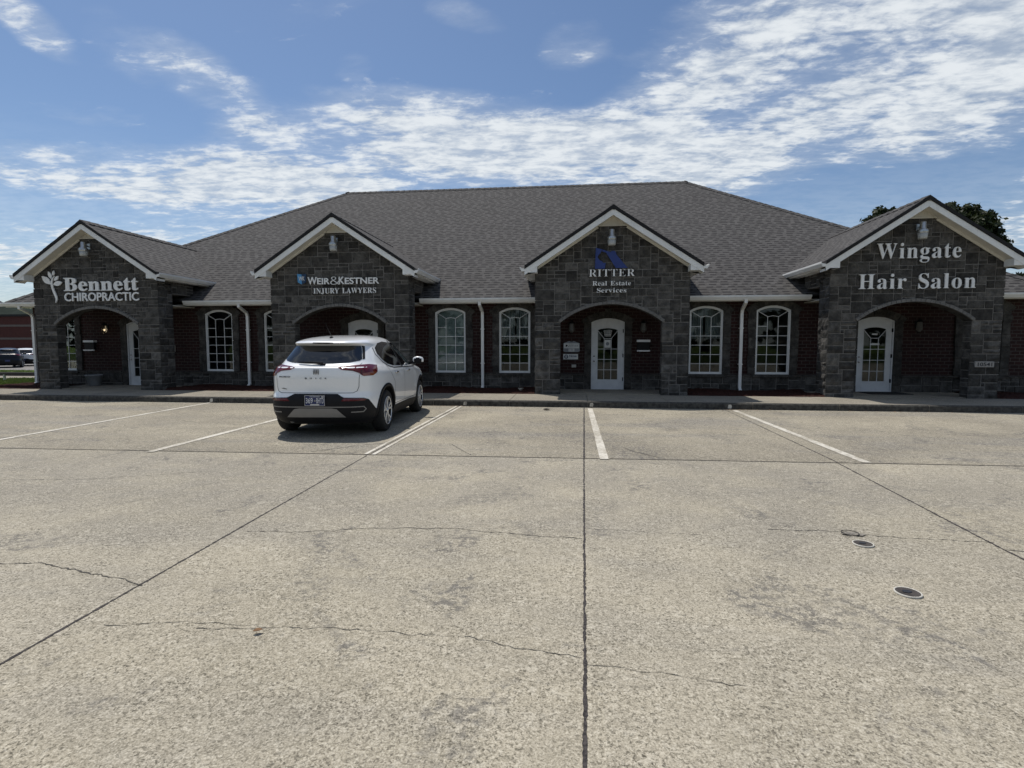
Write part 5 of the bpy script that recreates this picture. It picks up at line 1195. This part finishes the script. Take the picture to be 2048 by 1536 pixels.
def car_body(paint):
    zs = [.20, .235, .28, .34, .40, .46, .52, .58, .63, .67, .70, .74, .80, .86, .92, .96, 1.0, 1.03, 1.06, 1.08, 1.09, 1.095, 1.10, 1.104, 1.108, 1.113, 1.12, 1.13, 1.16, 1.20, 1.25, 1.30, 1.35, 1.40, 1.43, 1.445, 1.46, 1.475, 1.49, 1.505, 1.52, 1.54, 1.555, 1.57, 1.585, 1.597, 1.608, 1.618, 1.625, 1.63]
    NH = 56; rows = []
    for z in zs:
        L = contour(z)[1][-1]; r = [S_rear(L * k / NH, z) for k in range(NH + 1)]
        r += [Vector((-p.x, p.y, p.z)) for p in reversed(r[1:-1])]; rows.append(r)
    m = bmesh.new(); V = [[m.verts.new(p) for p in r] for r in rows]; n = len(rows[0])
    for i in range(len(rows) - 1):
        for k in range(n): m.faces.new([V[i][k], V[i][(k + 1) % n], V[i + 1][(k + 1) % n], V[i + 1][k]])
    m.faces.new(list(reversed(V[0]))); m.faces.new(V[-1])
    bmesh.ops.recalc_face_normals(m, faces=m.faces[:])
    for f in m.faces: f.smooth = True; f.material_index = 1 if f.calc_center_median().z < .262 else 0
    me = bpy.data.meshes.new('body'); m.to_mesh(me); m.free(); me.materials.append(paint); me.materials.append(M['well'])
    o = bpy.data.objects.new('body', me); COL.objects.link(o)
    cut = MB()
    for s in (-1, 1):
        for y in (RW, FW): cut.lathe([(0, -.22), (ARCH, -.22), (ARCH, .22), (0, .22)], (s * .86, y, WR + .02), 48, axis='x', smooth=False)
    c = cut.build('cutter', [M['well']])
    mb = bmesh.new(); mb.from_mesh(c.data); bmesh.ops.recalc_face_normals(mb, faces=mb.faces[:]); mb.to_mesh(c.data); mb.free()
    md = o.modifiers.new('b', 'BOOLEAN'); md.object = c; md.operation = 'DIFFERENCE'; md.solver = 'EXACT'; md.material_mode = 'TRANSFER'
    dg = bpy.context.evaluated_depsgraph_get(); dg.update(); me2 = bpy.data.meshes.new_from_object(o.evaluated_get(dg)); me2.name = 'body'
    bpy.data.objects.remove(o); bpy.data.objects.remove(c)
    o = bpy.data.objects.new('body', me2); COL.objects.link(o); smooth(o, 50); return o
def build_car(root, paint, detail=True):
    P = lambda b, name, m, par=None: b.build(name, m, par or root) if False else _p(b, name, m, par or root)
    def _p(b, name, m, par):
        o = b.build(name, m, None); o.parent = par; return o
    body = car_body(paint); body.parent = root
    # glass
    b = MB(); patch(b, [(-.60, 1.195), (-.45, 1.168), (-.2, 1.153), (0, 1.15), (.2, 1.153), (.45, 1.168), (.60, 1.195), (.645, 1.22), (.60, 1.38), (.575, 1.437), (-.575, 1.437), (-.60, 1.38), (-.645, 1.22)], S_rear, .004); _p(b, 'rear_window', M['carglass'], root)
    b = MB(); patch(b, [(.655, 1.215), (.70, 1.225), (.655, 1.425), (.585, 1.437), (.61, 1.38)], S_rear, .004, mirror=True); _p(b, 'spoiler_fin', M['clad'], root)
    for sg, nm in ((1, 0), (-1, 1)):
        f = lambda y, z, s=sg: S_side(y, z, s)
        b = MB(); patch(b, [(.92, 1.395), (.875, 1.30), (.97, 1.20), (1.14, 1.125), (1.40, 1.085), (1.93, 1.065), (1.87, 1.49), (1.5, 1.505), (1.15, 1.475)], f, .004, .06); _p(b, 'rear_side_window', M['carglass'], root)
        b = MB(); patch(b, [(2.03, 1.062), (2.98, 1.05), (3.05, 1.07), (2.86, 1.26), (2.66, 1.42), (2.50, 1.485), (1.97, 1.49)], f, .004, .06); _p(b, 'front_side_window', M['carglass'], root)
        b = MB(); line(b, [(.84, 1.39), (.80, 1.29), (.93, 1.165), (1.13, 1.09), (1.40, 1.05), (2.98, 1.015)], .02, f, .003); line(b, [(1.98, 1.06), (1.92, 1.5)], .06, f, .005); _p(b, 'window_trim', M['clad'], root)
    b = MB()
    Wp = [(-.62, 1.10), (.62, 1.10), (.60, 1.35), (.52, 1.50), (-.52, 1.50), (-.60, 1.35)]
    def S_front(s, z):
        L = contour(z)[1][-1]; return S_rear((L - abs(s)) * (1 if s >= 0 else -1), z)
    patch(b, Wp, S_front, .004); _p(b, 'windscreen', M['carglass'], root)
    # tail lights wrap from the tailgate round the corner
    for sg in (1, -1):
        f = lambda s, z, q=sg: S_rear(s * q, z)
        b = MB(); patch(b, [(.335, 1.095), (.40, 1.062), (.56, 1.045), (.66, 1.012), (.70, .978), (.735, .966), (.93, .97), (1.05, 1.01), (1.09, 1.07), (1.05, 1.12), (.80, 1.14), (.62, 1.132), (.42, 1.112)], f, .006, .04); o = _p(b, 'tail_light', M['red'], root)
        b = MB(); patch(b, [(.73, .962), (.93, .967), (1.03, 1.005), (.98, 1.03), (.80, 1.015), (.71, 1.0)], f, .009, .04); x = b.build('amber_lens', M['amber']); x.parent = o
        b = MB(); line(b, [(.69, 1.13), (.69, .99)], .008, f, .009); x = b.build('lens_seam', M['clad']); x.parent = o
    # black lower bumper, cladding, arches
    b = MB(); patch(b, [(-1.18, .24), (1.18, .24), (1.18, .38), (1.10, .40), (1.0, .45), (.84, .60), (.74, .628), (.44, .64), (.335, .692), (-.335, .692), (-.44, .64), (-.74, .628), (-.84, .60), (-1.0, .45), (-1.10, .40), (-1.18, .38)], S_rear, .006, .05); bumper = _p(b, 'rear_bumper', M['clad'], root)
    b = MB(); patch(b, [(.40, .585), (.74, .585), (.80, .60), (.73, .622), (.44, .628)], S_rear, .010, .05, mirror=False); x = b.build('reflector', M['red']); x.parent = bumper
    b = MB(); patch(b, [(-.40, .585), (-.74, .585), (-.80, .60), (-.73, .622), (-.44, .628)][::-1], S_rear, .010, .05); x = b.build('reflector', M['red']); x.parent = bumper
    b = MB(); patch(b, [(-.46, .335), (.46, .335), (.33, .462), (.25, .475), (-.25, .475), (-.33, .462)], S_rear, .010, .05); x = b.build('skid_plate', M['silver']); x.parent = bumper
    b = MB(); line(b, [(-.55, .415), (-.73, .415), (-.78, .455), (-.74, .495), (.74, .495), (.78, .455), (.73, .415), (.55, .415)], .016, S_rear, .011); x = b.build('chrome_strip', M['silver']); x.parent = bumper
    for sg in (1, -1):
        f = lambda y, z, q=sg: S_side(y, z, q)
        for yc in (RW, FW):
            b = MB(); n = 26
            for k in range(n):
                a0, a1 = math.radians(-12 + 204 * k / n), math.radians(-12 + 204 * (k + 1) / n)
                R0, R1 = ARCH - .002, ARCH + .052
                Q = [Vector((yc + r * math.cos(a), WR + .02 + r * math.sin(a))) for r, a in ((R0, a0), (R1, a0), (R1, a1), (R0, a1))]
                if min(q.y for q in Q) < .2: continue
                V = [f(q.x, q.y) + Vector((sg * .010, 0, 0)) for q in Q]; b.face(V if sg > 0 else V[::-1], smooth=True)
                I = [f(Q[0].x, Q[0].y) - Vector((sg * .06, 0, 0)), f(Q[3].x, Q[3].y) - Vector((sg * .06, 0, 0))]
                q = [V[3], I[1], I[0], V[0]]; b.face(q if sg > 0 else q[::-1]); 
                O2 = [f(Q[1].x, Q[1].y), f(Q[2].x, Q[2].y)]; q = [V[1], O2[0], O2[1], V[2]]; b.face(q if sg > 0 else q[::-1])
            _p(b, 'wheel_arch', M['clad'], root)
        b = MB(); patch(b, [(RW + .40, .21), (FW - .40, .21), (FW - .42, .37), (2.4, .40), (RW + .42, .39)], f, .008, .08); _p(b, 'sill_cladding', M['clad'], root)
        b = MB()
        for pts in ([(1.02, 1.13), (1.10, .98), (1.31, .80), (1.34, .42)], [(2.0, 1.06), (2.02, .42)], [(3.03, 1.03), (3.08, .80), (3.05, .42)]): line(b, pts, .008, f, .002)
        line(b, [(1.34, .42), (3.05, .42)], .008, f, .002); _p(b, 'door_seam', M['clad'], root)
        for y in (1.43, 2.30):
            b = MB(); c = f(y, .965); b.bevel_box(c.x - (.0 if sg > 0 else .035), c.x + (.035 if sg > 0 else .0), y - .08, y + .08, .95, .982, .012); _p(b, 'door_handle', M['chrome'], root)
        b = MB(); c = f(2.88, 1.07); mm = bmesh.new(); bmesh.ops.create_uvsphere(mm, u_segments=16, v_segments=10, radius=1)
        for v in mm.verts:
            q = v.co; v.co = Vector((c.x + sg * (.17 + .115 * q.x), 2.90 + .075 * q.y * (1 if q.y > 0 else .55), 1.135 + .078 * math.copysign(abs(q.z) ** .75, q.z)))
        for fc in mm.faces: b.face([v.co for v in (fc.verts if sg > 0 else fc.verts)], mi=0 if fc.calc_center_median().z > 1.11 and fc.calc_center_median().y > 2.87 else 1, smooth=True)
        mm.free(); b.sweep([(c.x - sg * .02, 2.92, 1.075), (c.x + sg * .1, 2.91, 1.10)], [(-.03, -.02), (.03, -.02), (.03, .02), (-.03, .02)], mi=1)
        o = b.build('side_mirror', [paint, M['clad']]); o.parent = root
        # crease along the flank
    # wheels
    for sg in (1, -1):
        for yc in (RW, FW):
            xo = sg * .893
            b = MB(); w = .215; pr = [(.232, 0), (.245, .012), (.30, .006), (.328, .012), (WR, .04), (WR, w - .04), (.328, w - .012), (.245, w), (.232, w)]
            pr = [(r, -sg * h) for r, h in pr]; b.lathe(pr, (xo, yc, WR), 44, axis='x'); o = b.build('tyre', M['tyre']); 
            mb = bmesh.new(); mb.from_mesh(o.data); bmesh.ops.recalc_face_normals(mb, faces=mb.faces[:]); mb.to_mesh(o.data); mb.free()
            whl = bpy.data.objects.new('wheel', None); COL.objects.link(whl); whl.parent = root; o.parent = whl
            b = MB(); b.lathe([(0, -sg * .075), (.205, -sg * .07), (.222, -sg * .012), (.236, -sg * .004), (.236, -sg * .02)], (xo, yc, WR), 40, axis='x'); o = b.build('rim_barrel', M['rim'] if False else M['clad']); o.parent = whl
            b = MB(); b.lathe([(.222, -sg * .016), (.228, sg * .0), (.238, -sg * .002), (.238, -sg * .02)], (xo, yc, WR), 40, axis='x')
            for k in range(5):
                for dd in (-.17, .17):
                    a = 2 * math.pi * k / 5 + math.radians(90)
                    for r0, r1, a0, a1, w0, w1, h0, h1 in ((.03, .12, a, a + dd * .75, .022, .014, .012, .016), (.12, .228, a + dd * .75, a + dd * 1.25, .014, .015, .016, .004)):
                        p0 = Vector((r0 * math.cos(a0), r0 * math.sin(a0))); p1 = Vector((r1 * math.cos(a1), r1 * math.sin(a1))); d = (p1 - p0).normalized(); n = Vector((-d.y, d.x))
                        for (ya, yb) in ((1, -1),):
                            A, B_, C_, D_ = p0 + n * w0, p1 + n * w1, p1 - n * w1, p0 - n * w0
                            q = [(xo - sg * h0 + sg * .0, yc + A.x, WR + A.y), (xo - sg * h1, yc + B_.x, WR + B_.y), (xo - sg * h1, yc + C_.x, WR + C_.y), (xo - sg * h0, yc + D_.x, WR + D_.y)]
                            b.face(q if sg < 0 else q[::-1])
                            for i0, i1 in ((0, 1), (2, 3)):
                                s0, s1 = Vector(q[i0]), Vector(q[i1]); b.face([s0, s1, s1 - Vector((sg * .05, 0, 0)), s0 - Vector((sg * .05, 0, 0))])
            b.lathe([(0, sg * .0), (.03, -sg * .001), (.042, -sg * .012)], (xo, yc, WR), 20, axis='x'); o = b.build('rim', M['rim']); o.parent = whl
    # under-body shadow mass: floor pan and axle
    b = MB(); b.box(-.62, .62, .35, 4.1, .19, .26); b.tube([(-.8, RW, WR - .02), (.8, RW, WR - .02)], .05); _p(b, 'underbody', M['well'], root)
    if not detail: return
    b = MB()
    line(b, [(-.665, .98), (-.655, .80), (-.625, .735), (-.57, .708), (.57, .708), (.625, .735), (.655, .80), (.665, .98)], .007, S_rear, .002); line(b, [(.62, 1.105), (.66, 1.16)], .006, S_rear, .002, mirror=True); _p(b, 'tailgate_seam', M['clad'], root)
    # plate
    c = S_rear(0, .59); y = c.y - .014
    b = MB(); b.bevel_box(-.1555, .1555, y - .004, y + .01, .515, .675, .003); pl = b.build('number_plate', M['platebl']); pl.parent = root
    b = MB(); ring(b, [(-.1555, .515), (.1555, .515), (.1555, .675), (-.1555, .675)], [(-.150, .520), (.150, .520), (.150, .670), (-.150, .670)], y - .008, y - .003); b.box(-.07, .07, y - .0065, y - .004, .5235, .542); b.box(.105, .14, y - .0065, y - .004, .642, .664); x = b.build('plate_frame', M['platew']); x.parent = pl
    b = MB(); b.lathe([(0, -.001), (.017, 0)], (.004, y - .0045, .592), 14, axis='y'); x = b.build('plate_emblem', M['silver']); x.parent = pl
    x = put_mesh('plate_lettering', join_mesh([sans('369', -.137, -.03, .555, .635, Y=y - .005, depth=.002, off=.0), sans('BHTD', .028, .142, .555, .635, Y=y - .005, depth=.002, off=.0), sans('TENNESSEE', -.08, .08, .648, .662, Y=y - .005, depth=.001)]), M['sign'], None); x.parent = pl
    # emblem: three slim shields, and the letters below
    b = MB(); y = S_rear(0, 1.03).y
    for k in (-1, 0, 1):
        u = k * .033; q = [(u - .016, 1.075), (u + .012, 1.075), (u + .016, 1.01), (u + .004, .985), (u - .008, 1.005)]; n = len(q)
        for i in range(n):
            A, B_ = q[i], q[(i + 1) % n]; b.face([(A[0], S_rear(A[0], A[1]).y - .006, A[1]), (u, y - .022, 1.04), (B_[0], S_rear(B_[0], B_[1]).y - .006, B_[1])])
    _p(b, 'emblem', M['silver'], root)
    ms = [sans(ch, x - .014, x + .014, .922, .944, Y=S_rear(0, .93).y - .003, depth=.004, off=.01) for ch, x in zip('BUCK', (-.155, -.078, .075, .155))] + [sans('I', -.003, .003, .922, .944, Y=S_rear(0, .93).y - .003, depth=.004)]
    x = put_mesh('badge_lettering', join_mesh(ms), M['ink'], None); x.parent = root
    me = sans('ENCORE GX', -.60, -.40, .945, .965, Y=0, depth=.003, off=.01)
    for v in me.vertices: v.co.y += S_rear(v.co.x * 1.03, v.co.z).y - .004
    x = put_mesh('badge_lettering', me, M['ink'], None); x.parent = root
    # wiper, aerial, brake lamp
    b = MB()
    w0, w1 = S_rear(.06, 1.145), S_rear(-.33, 1.165); n = Vector((0, -.02, .012)); b.sweep([w0 + n, (w0 + w1) / 2 + n * 1.5, w1 + n], [(-.012, -.012), (.012, -.012), (.012, .012), (-.012, .012)], scale=[1.5, 1.1, .6]); b.bevel_box(.02, .10, w0.y - .035, w0.y + .01, 1.12, 1.16, .008); _p(b, 'rear_wiper', M['clad'], root)
    b = MB(); b.prism([(-.022, 0), (.022, 0), (.012, .03), (-.012, .03)], .62, .70); o = b.build('aerial', M['clad'])
    o.data.transform(Matrix.Translation((-.03, .15, 1.555))); 
    bb2 = MB(); bb2.tube([(-.03, .83, 1.58), (-.052, .60, 1.80)], .004, 6, scale=[1.3, .6]); x = bb2.build('aerial_whip', M['clad']); x.parent = o; o.parent = root
    b = MB(); patch(b, [(-.17, 1.468), (.17, 1.468), (.16, 1.484), (-.16, 1.484)], S_rear, .004, .05); _p(b, 'brake_lamp', M['clad'], root)
    b = MB(); patch(b, [(-.52, .766), (-.57, .775), (-.52, .785), (-.46, .768), (-.47, .76)], S_rear, .003, .05); _p(b, 'dealer_sticker', M['silver'], root)
    b = MB(); b.lathe([(.0, 0), (.038, 0), (.038, .06), (0, .06)], (-.42, .12, .265), 14, axis='y'); _p(b, 'exhaust_tip', M['silver'], root)
yaw = math.radians(4.2)
car = thing('parked_car', (-3.965 + math.sin(yaw) * RW, 8.57 - math.cos(yaw) * RW, 0.005), 'white compact SUV parked facing the lawyers office', 'car')
build_car(car, M['carwhite'])
car.rotation_euler.z = yaw
# ---------------------------------------------------------------- beyond the left corner
def copy_tree(o, parent, keep, sub):
    c = o.copy(); COL.objects.link(c); c.parent = parent
    for i, s in enumerate(c.material_slots):
        if s.material in sub: s.link = 'OBJECT'; s.material = sub[s.material] if False else s.material
    for k in o.children:
        if k.name.split('.')[0] in keep: copy_tree(k, c, keep, sub)
    return c
KEEP = {'body', 'rear_window', 'rear_side_window', 'front_side_window', 'windscreen', 'tail_light', 'rear_bumper', 'wheel', 'tyre', 'rim', 'rim_barrel', 'number_plate', 'sill_cladding', 'side_mirror', 'underbody', 'window_trim', 'wheel_arch'}
def car_like(loc, rot, col, label, sc):
    m, T, bb = mat(col[0]); bb.inputs['Base Color'].default_value = (*col[1], 1); bb.inputs['Roughness'].default_value = .3; bb.inputs['Coat Weight'].default_value = .05; bb.inputs['Specular IOR Level'].default_value = .25
    t = thing('parked_car', loc, label, 'car'); t.rotation_euler.z = rot; t.scale = sc
    def rec(o, p):
        c = o.copy(); COL.objects.link(c); c.parent = p
        for s in c.material_slots:
            if s.material == M['carwhite']: s.link = 'OBJECT'; s.material = m
        for k in o.children:
            if k.name.split('.')[0] in KEEP: rec(k, c)
    for k in list(car.children):
        if k.name.split('.')[0] in KEEP: rec(k, t)
car_like((-47.6, 40.0, -.5), math.radians(47), ('midnight_blue_paint', (.006, .009, .022)), 'dark blue SUV seen from behind across the lawn at far left', (1.03, 1, 1.04))
car_like((-49.9, 43.3, -.5), math.radians(40), ('silver_white_paint', (.60, .62, .64)), 'silver white SUV parked beyond the dark blue SUV by the red brick building', (1.0, 1, 1.02))
t = thing('brick_building', (-80.0, 74.0, -.5), 'low red brick building with two pale stone bands beyond the car park', 'building')
M['band'] = plain('dull_stone_band', (.12, .10, .09), .9); M['fbrick'] = brick_mat('dark_red_brick', (0.085, 0.024, 0.020), (0.06, 0.018, 0.016), (0.08, 0.035, 0.03), weather=.25)
b = MB(); b.box(-125, -62, 70, 100, -.5, 5.65, skip='d'); b.build('wall', M['fbrick'], t)
for z in (2.25, 4.15): b = MB(); b.box(-125.04, -61.96, 69.95, 100.03, z, z + .30); b.build('stone_band', M['band'], t)
b = MB(); b.box(-125.2, -61.8, 69.8, 100.2, 5.65, 5.95); b.build('parapet', M['drip'], t)
b = MB(); b.box(-125.03, -61.97, 69.96, 100, -.5, .3); b.build('plinth', M['stone'], t)
# ---------------------------------------------------------------- trees
def crown(b, c, R, rng, clumps, leaves, size, squash=.8):
    for _ in range(clumps):
        d = Vector((rng.gauss(0, 1), rng.gauss(0, 1), rng.gauss(0, 1))).normalized(); rad = rng.uniform(.45, 1.0)
        p = Vector((c[0] + d.x * R[0] * rad, c[1] + d.y * R[1] * rad, c[2] + d.z * R[2] * rad)); cr = rng.uniform(.10, .2) * min(R); tn = rng.uniform(0.0, .75)
        for _ in range(leaves):
            e = Vector((rng.gauss(0, 1), rng.gauss(0, 1), rng.gauss(0, .8))) * cr * .62; q = p + e; s = size * rng.uniform(.6, 1.3)
            n = (e.normalized() * .7 + Vector((rng.uniform(-1, 1), rng.uniform(-1, 1), rng.uniform(-.4, 1)))).normalized(); a = n.orthogonal().normalized(); a.rotate(Matrix.Rotation(rng.uniform(0, 6.28), 3, n)); w = n.cross(a)
            tt = max(0, min(1, tn + rng.uniform(-.2, .3)))
            b.face([q - a * s, q + w * s * .45, q + a * s, q - w * s * .45], tint=tt)
def tree(loc, trunk_h, lobes, label, seed, size=.2, clumps=70, leaves=60, lm='leaf'):
    rng = random.Random(seed); t = thing('broadleaf_tree', loc, label, 'tree', None); x, y, z = loc
    b = MB(); b.tube([(x, y, z), (x + .05, y, z + trunk_h * .5), (x, y + .05, z + trunk_h)], .28, 10, scale=[1.25, .9, .7])
    for c, R in lobes: b.tube([(x, y + .05, z + trunk_h * .92), ((x + c[0]) / 2, (y + c[1]) / 2, (z + trunk_h + c[2]) / 2 - .3), tuple(c)], .13, 7, scale=[1, .7, .25])
    b.build('trunk', M['bark'], t)
    b = MB()
    for c, R in lobes: crown(b, c, R, rng, int(clumps * max(.5, min(1.6, R[0] * R[1] / 5))), leaves, size)
    b.build('crown', M[lm], t, weld=False); return t
tree((26.2, 42.0, -.6), 6.0, [((26.5, 42, 9.5), (2.6, 2.8, 1.75)), ((22.75, 42.3, 10.0), (1.45, 2.0, 1.35)), ((27.9, 41.6, 9.2), (1.7, 1.8, 1.7)), ((28.6, 42, 8.2), (1.5, 1.8, 1.5)), ((25.0, 42, 9.4), (2.0, 2, 1.5)), ((23.0, 42, 7.8), (1.8, 2, 1.6)), ((26.5, 42, 7.6), (4, 3, 1.6)), ((28.2, 42, 6.9), (1.9, 2, 1.6))], 'dense dark tree crown rising behind the hair salon gable', 7, .19, 240, 80)
tree((29.6, 38.5, -.6), 3.2, [((28.6, 38.2, 5.0), (1.5, 1.5, 1.2)), ((31, 38.4, 5.1), (1.9, 1.5, 1.1))], 'low leafy tree showing above the eave at the right edge', 9, .15, 130, 60)
# trees and lawn across the road behind the photographer, seen only as reflections in the glass
M['dkgrass'] = ground_mat('darkened_lawn', (0.035, 0.055, 0.012), (0.06, 0.08, 0.02), 0.6, 0.8)  # lawn colour darkened so the panes reflect it dimly
grid('front_lawn', [-140, 140], [-60, -14.0], lambda x, y: 0.03, M['dkgrass'])
b = MB(); rng = random.Random(33)
for k in range(70):
    x = -110 + k * 3.2 + rng.uniform(-1.5, 1.5); h = rng.uniform(7, 12); crown(b, (x, -52 + rng.uniform(-6, 6), h * .55), (3.4, 3.0, h * .5), rng, 26, 22, .55)
tag(b.build('woodland', M['leaf'], weld=False), kind='stuff')
